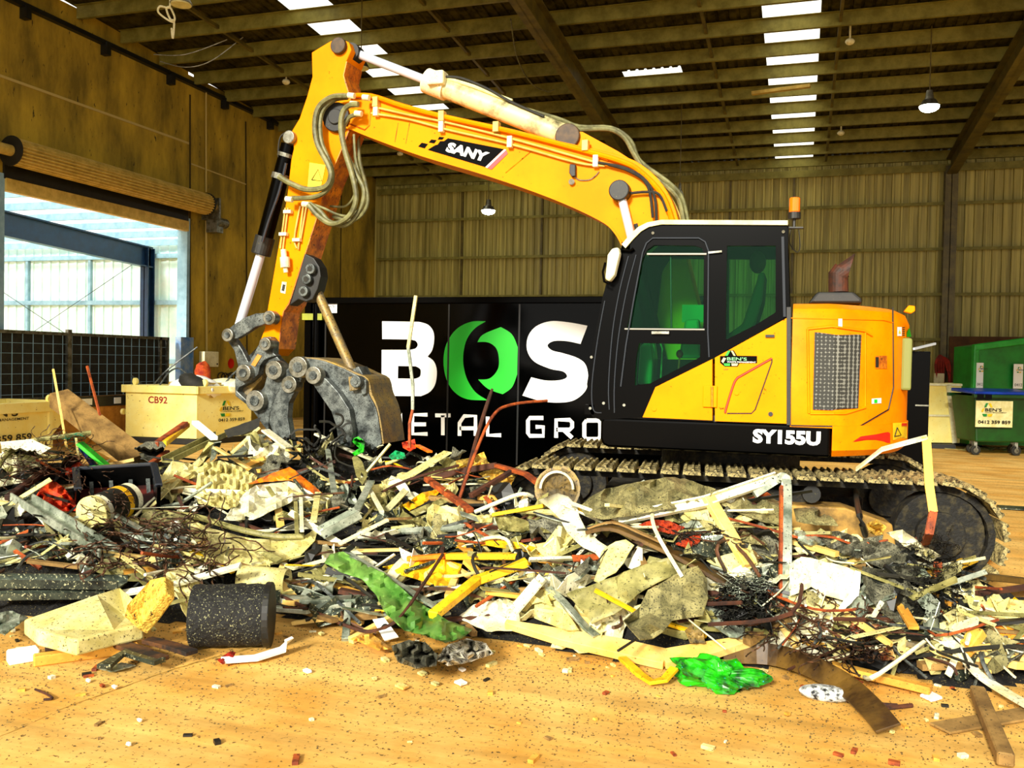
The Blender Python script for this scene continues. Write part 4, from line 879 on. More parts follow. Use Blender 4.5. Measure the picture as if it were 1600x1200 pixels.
# pipes
def pipes(pts, r, m, nm, Y, parent=boom, n=4): return MB().tube(smoothline(pxY(pts, Y), n), r, 8).build(nm, m, parent, smooth=True)
pipes([(545, 150), (580, 150), (630, 166), (700, 184), (800, 206), (900, 232), (970, 252), (1000, 268), (1035, 305), (1052, 350)], .026, 'orange2', 'hydraulic_pipe', BY0 - .03)
pipes([(588, 168), (640, 180), (700, 192), (800, 217), (900, 245), (935, 255)], .011, 'tan', 'hydraulic_pipe', BY0 - .03)
pipes([(580, 177), (640, 187), (700, 203), (800, 226), (900, 254), (945, 259)], .011, 'tan', 'hydraulic_pipe', BY0 - .03)
pipes([(690, 186), (800, 209), (900, 235), (950, 250)], .009, 'orange2', 'hydraulic_pipe', BY0 - .02)
for x, y in ((588, 160), (691, 182), (776, 199), (915, 228)): MB().box(atY(x, y, BY0 - .03), (.06, .08, .10)).build('pipe_clamp', 'tan', boom, bevel=.005)
for x, y in ((588, 173), (690, 198), (797, 222), (931, 252)): MB().box(atY(x, y, BY0 - .03), (.05, .06, .11)).build('pipe_clamp', 'offwhite', boom, bevel=.005)
for k, pts in enumerate(([(935, 254), (975, 262), (1005, 278), (1022, 305), (1026, 345)], [(950, 257), (985, 268), (1012, 290), (1020, 340)], [(985, 302), (1010, 300), (1030, 304), (1042, 330)])): pipes(pts, .013, 'rubber', 'hydraulic_hose', BY0 - .05)
for k, pts in enumerate(([(800, 172), (860, 188), (895, 202), (950, 202), (975, 215), (990, 240), (1010, 270), (1040, 290), (1060, 312), (1068, 345)], [(800, 165), (870, 185), (905, 198), (955, 200), (985, 220), (1000, 252), (1040, 282), (1064, 306), (1074, 345)])): pipes(pts, .022, 'hose', 'hydraulic_hose', 8.4 + .06 * k)
pipes([(1000, 270), (1040, 300), (1064, 345)], .02, 'tan', 'hydraulic_pipe', 8.5)
# work light / boom lamp and camera
MB().prism(pxY([(890, 256), (899, 257), (899, 275), (893, 276), (889, 270)], BY0 - .05), (0, .05, 0)).build('work_light', 'blackm', boom, bevel=.006)
MB().cyl(atY(893, 284, BY0 - .04), atY(893, 284, BY0), .028, 14).tube(smoothline(pxY([(897, 275), (905, 281), (920, 281), (930, 275), (936, 268)], BY0 - .01)), .006, 5).build('light_bracket', 'steel', boom)
# boom cylinder
cy0, cy1 = atY(969, 299, BY0 - .06), atY(990, 386, BY0 - .06)
MB().cyl(cy0 + Vector((0, -.07, 0)), cy0 + Vector((0, .07, 0)), .095, 22).build('cylinder_eye', 'blackm', boom, bevel=.01)
MB().cyl(cy0, cy1, .04, 16).build('cylinder_rod', 'chrome', boom, smooth=True)
MB().cyl(cy1, atY(1030, 560, BY0 - .06), .07, 18).build('cylinder_barrel', 'blackp', boom, smooth=True)
MB().cyl(atY(1000, 378, BY0 - .1), atY(993, 350, BY0 - .1), .02, 8).build('hose_fitting', 'blackm', boom)
pv = atY(527, 184, BY0); MB().cyl(pv + Vector((0, -.04, 0)), pv + Vector((0, .42, 0)), .15, 28).cyl(pv + Vector((0, -.06, 0)), pv, .08, 20).build('pivot_pin', 'blackm', boom, bevel=.01)

# ------------------------------------------------------------ arm
AY0, AY1 = 8.27, 8.60
left_ = [(414, 512), (419, 478), (449, 305), (455, 250), (459, 232), (456, 205), (468, 185), (480, 150), (488, 120), (487, 82)]
top_ = [(500, 74), (517, 64), (532, 60), (545, 66), (549, 78)]
right_ = [(541, 96), (536, 118), (544, 145), (552, 172), (548, 195), (530, 240), (512, 282), (499, 324), (490, 354), (476, 397), (451, 474), (442, 487), (434, 545), (424, 556), (410, 552), (404, 540)]
arm = MB().prism(pxY(left_ + top_ + right_, AY0), (0, AY1 - AY0, 0)).build('arm', 'orange', EX, bevel=.006)
RW = pxY([(541, 96), (536, 118), (544, 145), (552, 172), (548, 195), (530, 240), (512, 282), (499, 324), (490, 354), (476, 397)], AY0)
MB().bar([Vector((p.x + .004, (AY0 + AY1) / 2, p.z)) for p in RW], .33, .012, up=(1, 0, .2)).build('arm_inner_shade', 'orangewornshade', arm)  # added thin layer, darker colour paints the shade on the arm's inner face
RW = pxY([(476, 397), (451, 474), (442, 487), (434, 545)], AY0)
MB().bar([Vector((p.x + .004, (AY0 + AY1) / 2, p.z)) for p in RW], .33, .012, up=(1, 0, .2)).build('arm_inner_shade', 'orangewornshade', arm)  # same painted shade along the lower arm
c = atY(531, 73, AY0); MB().cyl(c + Vector((0, -.05, 0)), c + Vector((0, .38, 0)), .085, 22).build('top_pin', mat('brownpin', (84, 62, 30), (50, 36, 18), 10, .6), arm, bevel=.01)
c = atY(455, 216, AY0); MB().cyl(c + Vector((0, -.06, 0)), c + Vector((0, .36, 0)), .07, 20).build('cylinder_pin', 'steel', arm, bevel=.01)
wl = dz([(484, 254), (509, 258), (500, 300), (480, 300)], AY0 - .002, 'yellowp', 'warning_label', arm); MB().tube(pxY([(487, 281), (497, 265), (503, 283), (487, 281)], AY0 - .006), .005, 4).build('warning_triangle', 'blackm', wl)
sm = dz([(441, 440), (448, 441), (446, 459), (438, 457)], AY0 - .002, 'offwhite', 'small_label', arm)
dz([(442, 444), (446, 445), (444, 455), (440, 454)], AY0 - .006, 'blackm', 'label_mark', sm)
for pts in ([(450, 325), (442, 390), (441, 395)], [(446, 325), (438, 388)], [(469, 322), (460, 372), (464, 388)], [(474, 322), (466, 390)], [(479, 322), (470, 374)]): pipes(pts, .010, 'tan', 'hydraulic_pipe', AY0 - .02, arm)
for x, y in ((450, 331), (443, 366), (464, 375)): MB().box(atY(x, y, AY0 - .03), (.09, .05, .035)).build('pipe_clamp', 'offwhite', arm, bevel=.004)
vb = MB(); vb.cyl(atY(443, 390, AY0 - .05), atY(444, 403, AY0 - .05), .03, 12).cyl(atY(445, 402, AY0 - .06), atY(446, 418, AY0 - .06), .05, 14).cyl(atY(446, 418, AY0 - .06), atY(447, 426, AY0 - .06), .025, 10); vb.build('grease_valve', 'offwhite', arm, smooth=True)
# arm cylinder (top)
rA = atY(548, 80, 8.43); rG = atY(672, 128, 8.43); rE = atY(884, 212, 8.43)
ac = MB().cyl(rG, rE, .105, 24).build('arm_cylinder', mat('cylpaint', (224, 212, 150), (30, 28, 16), 5, .5, fac=.56), EX, smooth=True)
MB().cyl(rA, rG, .045, 16).build('piston_rod', 'chrome', ac, smooth=True)
MB().cyl(rG - (rE - rG).normalized() * .04, rG + (rE - rG).normalized() * .2, .125, 24).build('cylinder_gland', 'offwhite', ac, smooth=True)
c = atY(886, 212, 8.26); MB().cyl(c, c + Vector((0, .34, 0)), .12, 22).build('cylinder_eye', 'brownpin', ac, bevel=.01)
c = atY(548, 80, 8.36); MB().cyl(c, c + Vector((0, .14, 0)), .09, 18).build('rod_eye', 'blackm', ac)
for k in range(3): MB().tube(smoothline(pxY([(690, 120 + k * 4), (720, 122 + k * 5), (760, 138 + k * 5), (800, 160 + k * 4), (850, 182 + k * 4)], 8.34 + k * .05)), .014, 6).build('hydraulic_hose', 'rubber', ac, smooth=True)
MB().tube(pxY([(672, 118), (684, 118), (740, 135), (800, 158)], 8.36), .02, 8).build('hydraulic_pipe', 'creamtop', ac, smooth=True)
MB().box(atY(684, 124, 8.34), (.18, .16, .14)).build('port_block', 'offwhite', ac, bevel=.02)
# bucket cylinder
bA = atY(454, 222, AY0 - .02); bG = atY(408, 386, AY0 - .02); bE = atY(376, 508, AY0 - .02)
bA.y = bG.y = bE.y = 8.42
bA, bG, bE = [atY(x, y, 8.36) for x, y in ((452, 226), (411, 384), (374, 508))]
bc_ = MB().cyl(bA, bG, .085, 22).build('bucket_cylinder', 'blackp', EX, smooth=True)
dd = (bG - bA).normalized(); MB().cyl(bG - dd * .1, bG + dd * .1, .105, 22).build('cylinder_gland', 'blackm', bc_, bevel=.01)
MB().cyl(bA + dd * .32, bA + dd * .38, .1, 18).build('collar', 'steel', bc_); MB().cyl(bA + dd * .1, bA + dd * .14, .095, 18).build('collar', 'steel', bc_)
MB().cyl(bG + dd * .1, bE, .05, 18).build('piston_rod', 'chrome', bc_, smooth=True)
MB().tube(smoothline(pxY([(447, 255), (436, 300), (420, 345), (410, 378)], 8.24)), .016, 8).build('hydraulic_pipe', 'blackgloss', bc_, smooth=True)
# hoses looping at the arm
HP = [[(543, 150), (518, 152), (498, 168), (492, 195), (496, 225), (512, 256), (517, 275), (508, 292), (480, 296), (455, 287), (436, 276)],
      [(543, 152), (522, 156), (505, 172), (500, 195), (503, 225), (516, 256), (519, 280), (510, 298), (490, 308), (455, 310)],
      [(560, 163), (545, 165), (535, 178), (533, 205), (540, 240), (552, 280), (556, 312), (545, 338), (520, 350), (498, 338), (482, 320)],
      [(562, 178), (545, 184), (536, 205), (540, 235), (556, 270), (569, 300), (560, 332), (540, 352), (515, 346), (500, 330), (484, 318)],
      [(553, 210), (556, 250), (566, 290), (565, 320), (550, 336), (530, 336), (505, 325), (484, 318)],
      [(560, 212), (562, 250), (572, 290), (574, 318), (563, 338), (545, 345), (520, 338)], [(548, 200), (556, 260), (555, 300), (540, 322), (515, 322)]]
for k, pts in enumerate(HP): MB().tube(smoothline(pxY(pts, (8.12, 8.16, 8.08, 8.14, 8.2, 8.5, 8.45)[k]), 6), (.03, .026, .028, .024, .014, .02, .012)[k], 8).build('hydraulic_hose', 'hose', EX, smooth=True)
for x, y in ((549, 149), (572, 152), (553, 162), (560, 177), (452, 311), (478, 319)): MB().cyl(atY(x - 5, y, 8.13), atY(x + 5, y + 1, 8.13), .03, 10).build('hose_coupling', 'offwhite', EX, smooth=True)
MB().tube(smoothline(pxY([(450, 205), (438, 215), (435, 240), (438, 262)], 8.3)), .01, 6).build('hydraulic_hose', 'rubber', EX)

# ------------------------------------------------------------ linkage and grapple
zg = lambda pts: [(330 + x / 5.333, 450 + y / 5.333) for x, y in pts]
def slab(nm, pts, y0, y1, m, parent, bv=.008, n=3): return MB().prism(pxY(zg(pts), y0), (0, y1 - y0, 0)).build(nm, m, parent, bevel=bv)
def pin(x, y, Y, r, parent, m='steel', ln=.1):
    c = atY(330 + x / 5.333, 450 + y / 5.333, Y); p = MB().cyl(c, c + Vector((0, ln, 0)), r, 20).build('pin', m, parent, bevel=.006)
    MB().cyl(c - Vector((0, .012, 0)), c, r * .5, 10).build('pin_bolt', 'gsteel', p)
link1 = [(130, 350), (180, 310), (270, 250), (370, 212), (470, 205), (520, 220), (510, 290), (450, 300), (370, 325), (280, 385), (220, 420), (150, 430), (110, 400)]
for y0 in (8.14, 8.64): lk = slab('guide_link', link1, y0, y0 + .07, 'gsteel', EX)
link2 = [(100, 390), (160, 370), (200, 430), (260, 520), (310, 620), (320, 700), (280, 750), (230, 730), (220, 640), (190, 520), (140, 450)]
for y0 in (8.22, 8.52): slab('tipping_link', link2, y0, y0 + .08, 'gsteel', EX)
pin(480, 248, 8.1, .075, EX); pin(132, 392, 8.1, .07, EX)
gr_ = slab('grapple', [(430, 410), (490, 405), (525, 450), (520, 545), (545, 565), (500, 575), (440, 600), (405, 650), (390, 720), (320, 785), (230, 830), (215, 860), (310, 950), (330, 900), (400, 870), (440, 820), (462, 740), (465, 650), (490, 618), (560, 612), (620, 660), (600, 700), (700, 615), (770, 600), (800, 640), (770, 720), (740, 790), (700, 770), (640, 765), (600, 790), (560, 860), (510, 960), (480, 1080), (475, 1200), (420, 1130), (330, 1000), (200, 900), (195, 790), (205, 690), (240, 640), (320, 610), (390, 480)], 8.16, 8.26, 'gsteel', EX)
slab('rear_cheek', [(430, 410), (490, 405), (525, 450), (520, 545), (620, 650), (700, 615), (770, 600), (800, 640), (740, 790), (640, 765), (510, 960), (475, 1200), (330, 1000), (200, 900), (205, 690), (240, 640), (390, 480)], 8.6, 8.7, 'gsteel', gr_)
slab('cross_plate', [(215, 860), (320, 790), (400, 720), (420, 650), (440, 640), (420, 760), (340, 850), (300, 950)], 8.26, 8.6, 'brownsteel', gr_)
slab('label_plate', [(330, 640), (385, 550), (420, 565), (365, 655)], 8.15, 8.16, 'brownbin', gr_, bv=.002)
for x, y, r in ((445, 468, .07), (265, 708, .09), (518, 685, .1), (362, 940, .11), (720, 660, .11), (645, 805, .09)): pin(x, y, 8.08, r, gr_, ln=.14)
tC = [(600, 780), (660, 762), (700, 800), (690, 870), (645, 960), (635, 1080), (665, 1250), (690, 1400), (600, 1350), (520, 1220), (480, 1120), (495, 1000), (545, 880)]
slab('grapple_tine', tC, 8.1, 8.2, 'gsteel', gr_); slab('grapple_tine', tC, 8.5, 8.6, 'gsteel', gr_)
tD = smooth2([(690, 620), (760, 588), (900, 600), (1050, 650), (1200, 720), (1290, 760), (1310, 880), (1370, 1000), (1400, 1150), (1420, 1300)], 3) + [(1300, 1380), (1200, 1300)] + smooth2([(1190, 1200), (1150, 1020), (1060, 880), (940, 760), (850, 700), (760, 720)], 3)
# hollow shell jaw: two cheeks and an outer skin
slab('jaw_cheek', tD, 8.14, 8.20, 'gsteel', gr_); slab('jaw_cheek', tD, 8.62, 8.68, 'gsteel', gr_)
sk = [Vector((p.x, (8.14 + 8.68) / 2, p.z)) for p in pxY(zg(smooth2([(760, 588), (900, 600), (1050, 650), (1200, 720), (1290, 765), (1320, 880), (1370, 1000), (1400, 1150), (1420, 1300)], 3)), 8.14)]
MB().bar(sk, .5, .03, up=(0, 0, 1)).build('jaw_skin', 'brownsteel', gr_)
tE = [(810, 700), (850, 685), (895, 720), (960, 760), (1060, 870), (1150, 1010), (1180, 1200), (1160, 1330), (1060, 1300), (1040, 1150), (1000, 1030), (890, 870), (820, 760)]
slab('grapple_tine', tE, 8.04, 8.13, 'gsteel', gr_); pin(848, 728, 7.98, .09, gr_)
slab('jaw_lug', [(1140, 740), (1200, 735), (1240, 780), (1220, 850), (1150, 860)], 8.06, 8.14, 'brownsteel', gr_); slab('jaw_lug', [(1240, 760), (1290, 770), (1290, 880), (1250, 900)], 8.1, 8.16, 'gsteel', gr_); pin(1200, 780, 8.02, .06, gr_, 'gsteel')
# strut
MB().cyl(atY(494, 452, 8.3), atY(556, 592, 8.3), .05, 12).build('grapple_strut', 'brownsteel', EX, smooth=True)
MB().prism(pxY([(545, 580), (560, 572), (575, 600), (572, 620), (560, 612)], 8.2), (0, .2, 0)).build('strut_clevis', 'gsteel', EX, bevel=.01)
ht = MB().prism(pxY([(476, 396), (490, 403), (499, 417), (501, 432), (496, 452), (488, 468), (478, 472), (466, 468), (452, 478), (462, 445)], 8.2), (0, .16, 0)).build('thumb_bracket', 'blackm', EX, bevel=.01)
for x, y in ((484, 420), (478, 436), (473, 455)):
    c = atY(x, y, 8.14); MB().cyl(c, c + Vector((0, .06, 0)), .055, 18).build('bush', 'gsteel', ht, bevel=.008); MB().cyl(c - Vector((0, .003, 0)), c, .028, 14).build('bush_hole', 'rubber', ht)
# ------------------------------------------------------------ scrap heap
def interp(tab, x):
    if x <= tab[0][0]: return tab[0][1:]
    for a, b in zip(tab, tab[1:]):
        if x <= b[0]:
            t = (x - a[0]) / (b[0] - a[0]); t = t * t * (3 - 2 * t) if False else t
            return tuple(a[i] + (b[i] - a[i]) * t for i in range(1, len(a)))
    return tab[-1][1:]
#        bearing  front  crest  height  back
HEAP = [(-900, 5.7, 8.6, .62, 10.6), (0, 5.75, 8.9, .62, 10.4), (300, 5.65, 8.9, .64, 10.2), (450, 5.75, 9.0, .70, 10.2), (620, 5.6, 8.9, .70, 10.3), (740, 5.45, 8.1, .70, 9.6), (820, 5.35, 7.3, .66, 8.6),
        (900, 5.2, 6.6, .72, 7.1), (1000, 5.1, 6.3, .76, 6.9), (1100, 5.1, 6.1, .74, 6.75), (1250, 5.1, 5.95, .66, 6.6), (1400, 4.95, 5.9, .56, 6.5), (1500, 4.8, 5.8, .44, 6.4), (1600, 4.75, 5.7, .26, 6.3), (1800, 4.7, 5.6, .2, 6.2), (2300, 4.7, 5.5, .15, 6.0)]
def heap(x, y):
    D = x * FWD.x + y * FWD.y
    if D < 2: return 0
    lat = x * math.cos(R(17.8)) + y * math.sin(R(17.8)); px = 800 + F * lat / D
    fr, cr, h, bk = interp(HEAP, px)
    fr += .22 * noise.noise(Vector((x * 1.3, y * 1.3, 3))); n = noise.noise(Vector((x * 2.2, y * 2.2, 0))) * .5 + noise.noise(Vector((x * 5, y * 5, 9))) * .3
    if D <= fr or D >= bk: return 0
    if D < cr: t = (D - fr) / (cr - fr); e = 1 - (1 - t) ** 1.7
    else: t = (bk - D) / (bk - cr); e = min(1, t * 1.5) ** .8
    return max(0, h * e + n * .09 * min(1, e * 2))
def M(px, py, lift=0.0):          # where the sight line meets the heap (or the floor)
    d = ray(px, py); t = 3.5; last = None
    while t < 14:
        p = EYE + d * t; h = heap(p.x, p.y) + lift
        if p.z <= h:
            if last is not None:
                for _ in range(6):
                    m_ = (last + t) / 2; q = EYE + d * m_
                    if q.z <= heap(q.x, q.y) + lift: t = m_
                    else: last = m_
            return EYE + d * t
        last = t; t += .06
    return EYE + d * 9.0
# body of the heap: fine tangled scrap, near-black colour painting its shaded gaps
hb = MB(); nx = 190; ny = 110; X0, X1, Y0h, Y1h = -9.5, 4.2, 4.0, 11.0
idx = {}
for j in range(ny + 1):
    for i in range(nx + 1):
        x = X0 + (X1 - X0) * i / nx; y = Y0h + (Y1h - Y0h) * j / ny; z = heap(x, y)
        if z > 0: z = max(.004, z - .05 + .05 * noise.noise(Vector((x * 14, y * 14, 1))))
        idx[(i, j)] = (x, y, z)
used = {}
def vid(i, j):
    if (i, j) not in used: used[(i, j)] = len(hb.v); hb.v.append(Vector(idx[(i, j)]))
    return used[(i, j)]
for j in range(ny):
    for i in range(nx):
        q = [(i, j), (i + 1, j), (i + 1, j + 1), (i, j + 1)]
        if max(idx[k][2] for k in q) > .01: hb.f.append(tuple(vid(*k) for k in q))
mat('heapshade', (18, 16, 10), (7, 6, 4), 16, .9, speck=.35, speckc=(120, 108, 60), sscale=70, bump=.8)
tag(hb.build('scrap_heap', 'heapshade'), 'fine tangled scrap painted near black for the shaded gaps of the heap', 'scrap', kind='stuff')

# palette
mat('cream', (226, 216, 148), (190, 178, 104), 6, .55, speck=.45, speckc=(66, 54, 22))
mat('whitep', (232, 230, 204), (204, 200, 150), 5, .45, speck=.4, speckc=(60, 54, 30))
mat('olive', (158, 152, 92), (108, 104, 58), 7, .55, speck=.4)
mat('galv', (196, 204, 184), (110, 122, 104), 6, .35, metal=.45, speck=.4)
mat('darkgalv', (70, 78, 66), (26, 30, 26), 5, .35, metal=.5, speck=.5, speckc=(190, 190, 150), sscale=50)
mat('wood', (232, 178, 72), (190, 128, 40), 3, .7, speck=.3, stretch=(1, 1, 1))
mat('greywood', (156, 122, 66), (104, 78, 38), 5, .8, speck=.35)
mat('palewood', (246, 214, 130), (222, 176, 84), 3, .7, speck=.2)
mat('burnt', (92, 56, 18), (26, 16, 6), 8, .8, speck=.4)
mat('rust', (176, 82, 26), (104, 44, 14), 9, .75, speck=.4)
mat('rustdark', (82, 44, 22), (44, 24, 14), 9, .8, speck=.3)
mat('yellowm', (250, 206, 30), (222, 160, 20), 5, .5, speck=.35)
mat('orangem', (248, 140, 14), (206, 92, 8), 5, .5, speck=.35)
mat('redorange', (240, 82, 14), (196, 44, 8), 7, .7, speck=.3)
mat('greensheet', (120, 162, 74), (70, 118, 44), 4, .5, speck=.3)
mat('brightgreen', (60, 220, 40), (20, 150, 30), 6, .5, speck=.3)
mat('bluep', (24, 60, 110), (12, 26, 50), 6, .4)
mat('brownstrip', (112, 84, 34), (58, 40, 16), 3, .5, speck=.3)
mat('net', (150, 142, 92), (92, 88, 54), 9, .8, speck=.6, speckc=(30, 28, 16), sscale=90)
mat('greynet', (120, 118, 96), (54, 54, 42), 9, .7, speck=.75, speckc=(10, 10, 8), sscale=110)
mat('blackrough', (7, 8, 7), (18, 18, 14), 10, .8, speck=.4, speckc=(150, 150, 110), sscale=90, bump=.6)
mat('wire', (52, 40, 26), (96, 62, 40), 9, .6)

def T3(p, lift=0.0): return M(p[0], p[1], (p[2] if len(p) > 2 else 0) + lift)
def bar(name, label, cat, pts, wd, th, m, lift=.05, up=None, group=None, sm=0, taper=None):
    P = [T3(p, lift) for p in pts]
    if sm: P = smoothline(P, sm)
    return tag(MB().bar(P, wd, th, up=up, taper=taper).build(name, m, None, bevel=min(wd, th) * .12, seg=1), label, cat, group)
def barD(name, label, cat, pts, wd, th, m, up=None, sm=0):      # pts (px, py, depth) for pieces standing clear of the heap
    P = [atD(*p) for p in pts]
    if sm: P = smoothline(P, sm)
    return tag(MB().bar(P, wd, th, up=up).build(name, m), label, cat)
def rod(name, label, cat, pts, r, m, lift=.04, D=None, sm=4):
    P = [T3(p, lift) if D is None else atD(p[0], p[1], D) for p in pts]
    if sm: P = smoothline(P, sm)
    return tag(MB().tube(P, r, 7).build(name, m, None, smooth=True), label, cat)
def channel(name, label, cat, pts, wd, ht, m, lift=.06, up=(0, 0, 1), roll=0):   # open C section
    P = [T3(p, lift) for p in pts]; t = (P[-1] - P[0]).normalized(); s = t.cross(Vector(up)).normalized(); n = s.cross(t).normalized()
    if roll: q = Matrix.Rotation(roll, 3, t); s = q @ s; n = q @ n
    g = MB(); g.bar(P, wd, .012, up=n)
    for k in (-1, 1): g.bar([p + s * (k * wd / 2) + n * ht / 2 for p in P], .012, ht, up=n)
    return tag(g.build(name, m), label, cat)
SEED = [0]; KEEP = []
def sheet(name, label, cat, poly, m, lift=.06, amp=.05, fr=3.0, th=.006, res=None, fold=0.0, corr_=0.0, smooth=False, group=None):
    SEED[0] += 1; sd_ = SEED[0] * 3.7
    P = [Vector((p[0], p[1])) for p in poly]; xs = [p.x for p in P]; ys = [p.y for p in P]
    if (max(xs) - min(xs)) * (max(ys) - min(ys)) > 700: KEEP.append(poly)
    st = res or max(3.2, min(max(xs) - min(xs), max(ys) - min(ys)) / 7)
    # subdivide the boundary
    B = []
    for i in range(len(P)):
        a, b = P[i], P[(i + 1) % len(P)]; k = max(1, int((b - a).length / st))
        for j in range(k):
            q = a.lerp(b, j / k)
            if j: q = q + Vector((noise.noise(Vector((q.x, q.y, sd_)) * .13), noise.noise(Vector((q.y, q.x, sd_)) * .13))) * st * .22
            B.append(q)
    n = len(B); pts = B[:]; x = min(xs) + st / 2; r_ = 0
    while x < max(xs):
        y = min(ys) + st / 2 + (st / 2 if r_ % 2 else 0)
        while y < max(ys): pts.append(Vector((x, y))); y += st
        x += st; r_ += 1
    v, e, f, *_ = geometry.delaunay_2d_cdt(pts, [(i, (i + 1) % n) for i in range(n)], [], 1, 1e-4)
    cx = sum(q.x for q in P) / len(P); cy = sum(q.y for q in P) / len(P)
    mb = MB()
    # reference plane through the heap surface under the piece, so that it stays a sheet of its own
    c = M(cx, cy, lift); 
    for q in v:
        g_ = Vector((q.x, q.y, 0)) * .02 * fr
        dz = amp * (noise.noise(g_ + Vector((sd_, 0, 0))) + .5 * noise.noise(g_ * 2.3 + Vector((0, sd_, 0))) + .3 * abs(noise.noise(g_ * 5 + Vector((0, 0, sd_)))))
        dz += fold * abs(math.sin((q.x - cx) * .05 + (q.y - cy) * .03))
        if corr_: dz += corr_ * math.sin(((q.x - cx) + .35 * (q.y - cy)) * .55)
        p = M(q.x, q.y, lift + dz)
        mb.v.append(p)
    F_ = [tuple(q) for q in f]; par = list(range(len(v)))
    def fd(i):
        while par[i] != i: par[i] = par[par[i]]; i = par[i]
        return i
    for q in F_:
        for a in q[1:]: par[fd(a)] = fd(q[0])
    cnt = {}
    for q in F_: cnt[fd(q[0])] = cnt.get(fd(q[0]), 0) + 1
    big = max(cnt, key=cnt.get); F_ = [q for q in F_ if fd(q[0]) == big]; ids = sorted({i for q in F_ for i in q}); mp = {i: k for k, i in enumerate(ids)}
    mb.v = [mb.v[i] for i in ids]; mb.f = [tuple(mp[i] for i in q) for q in F_]
    return tag(mb.build(name, m, None, solid=th, smooth=smooth), label, cat, group)
def plank(name, label, cat, p0, p1, wd, th, m, l0=.05, l1=.05): return bar(name, label, cat, [(p0[0], p0[1], l0), (p1[0], p1[1], l1)], wd, th, m, lift=0)

# ---- hero pieces, left to right
H_ = barD('timber_length', 'thick grey brown timber beam slanting up left of the CB92 skip', 'timber', [(92, 622, 9.6), (222, 722, 8.9)], .2, .17, 'greywood', up=(.5, -.4, 1))
barD('rusty_rod', 'thin orange rusty rod standing up behind the timber beam', 'rod', [(136, 572, 9.5), (160, 664, 9.3)], .02, .02, 'rust')
barD('thin_stick', 'short pale stick poking up above the timber beam end', 'stick', [(83, 577, 9.3), (96, 650, 9.1), (104, 700, 9.0)], .018, .018, 'palewood')
rod('bent_pipe', 'long thin grey pipe bending over the wire tangle at far left', 'pipe', [(-10, 745, .1), (10, 712, .22), (45, 690, .3), (90, 683, .34), (142, 676, .36)], .022, 'olive', 0)
sheet('plastic_bag', 'white plastic sheet lying under the wire tangle at the left edge', 'plastic', [(-20, 715), (15, 705), (60, 715), (68, 745), (30, 755), (-20, 765)], 'whitep', .06, .08)
sheet('plastic_bag', 'white plastic sheet scrap behind the wire tangle, above the larger one', 'plastic', [(0, 690), (50, 686), (80, 700), (60, 712), (5, 712)], 'whitep', .05, .06)
sheet('orange_bag', 'bright orange crumpled bag half buried at the left', 'bag', [(52, 782), (65, 762), (82, 750), (100, 762), (118, 785), (125, 798), (90, 798), (60, 790)], 'redorange', .1, .12, 6)
sheet('red_bag', 'small red crumpled bag above the orange one', 'bag', [(92, 740), (110, 716), (128, 722), (132, 736), (112, 745)], 'redorange', .08, .09, 6)
plank('painted_board', 'bright green painted board leaning beside a blue strip', 'board', (124, 692), (178, 738), .12, .03, 'brightgreen', .16, .1)
plank('painted_strip', 'dark blue strip lying just left of the green board', 'strip', (124, 694), (150, 732), .07, .03, 'bluep', .14, .1)
plank('timber_batten', 'dark red brown timber batten at left above the orange bag', 'timber', (12, 778), (72, 735), .06, .05, 'rustdark', .1, .14)
channel('steel_channel', 'long pale grey steel channel sloping down right from the left edge', 'channel', [(30, 780, .16), (170, 868, .14)], .13, .06, 'galv', 0)
def tub():
    t = thing('plastic_tub', 'open black plastic tub with red brown inside near the white drum', 'tub', M(190, 800, 0)); t.location = M(185, 790, .0); WL[t.name] = Vector(t.location)
    g = MB(); a, b, c, d = M(118, 752, .16), M(240, 745, .18), M(248, 780, .16), M(122, 786, .14)
    U = Vector((0, 0, .22))
    for p, q in ((a, b), (b, c), (d, a)): g.bar([p, q], .03, .22, up=(0, 0, 1))
    g.build('tub_wall', 'blackp', t, bevel=.008); g = MB(); g.bar([a + U * .5, b + U * .5], .06, .03).bar([b + U * .5, c + U * .5], .06, .03).bar([a + U * .5, d + U * .5], .06, .03); g.build('rim', 'blackgloss', t, bevel=.008)
    for x in (.2, .45, .7, .92): p = a.lerp(b, x); q = d.lerp(c, x); MB().bar([p + (q - p) * .1 - U * .0, p + (q - p) * .35 - U * .4], .03, .02).build('rib', 'gsteel', t)
    g = MB(); g.add([a - U * .3, b - U * .3, c - U * .4, d - U * .4], [(0, 1, 2, 3)]); g.build('inner_liner', mat('redbrown', (86, 22, 8), (40, 12, 6), 4, .6), t, solid=.01)
tub()
def drum():
    c = M(145, 803, .2); t = thing('paint_drum', 'white lidded round drum with black label lying on its side', 'drum', c)
    ax_ = (Vector((-.05, 1, .14))).normalized(); e = c + ax_ * .42
    MB().cyl(c, e, .13, 26).build('drum_body', 'whitep', t, smooth=True); MB().cyl(c + ax_ * .08, c + ax_ * .36, .133, 26).build('label', 'blackm', t, smooth=True)
    MB().cyl(c + ax_ * .26, c + ax_ * .31, .136, 26).build('label_band', 'yellowm', t, smooth=True)
    MB().cyl(c - ax_ * .02, c + ax_ * .03, .14, 28).build('lid', 'cream', t, bevel=.008); MB().cyl(c - ax_ * .028, c - ax_ * .02, .03, 14).build('cap', 'offwhite', t)
drum()
channel('galvanised_channel', 'dark glossy green grey channel lying flat at the lower left edge', 'channel', [(-20, 912, .1), (192, 915, .08)], .18, .05, 'darkgalv', 0)
channel('galvanised_channel', 'thinner dark channel directly below the glossy one at lower left', 'channel', [(-20, 935, .06), (160, 932, .06)], .08, .04, 'darkgalv', 0)
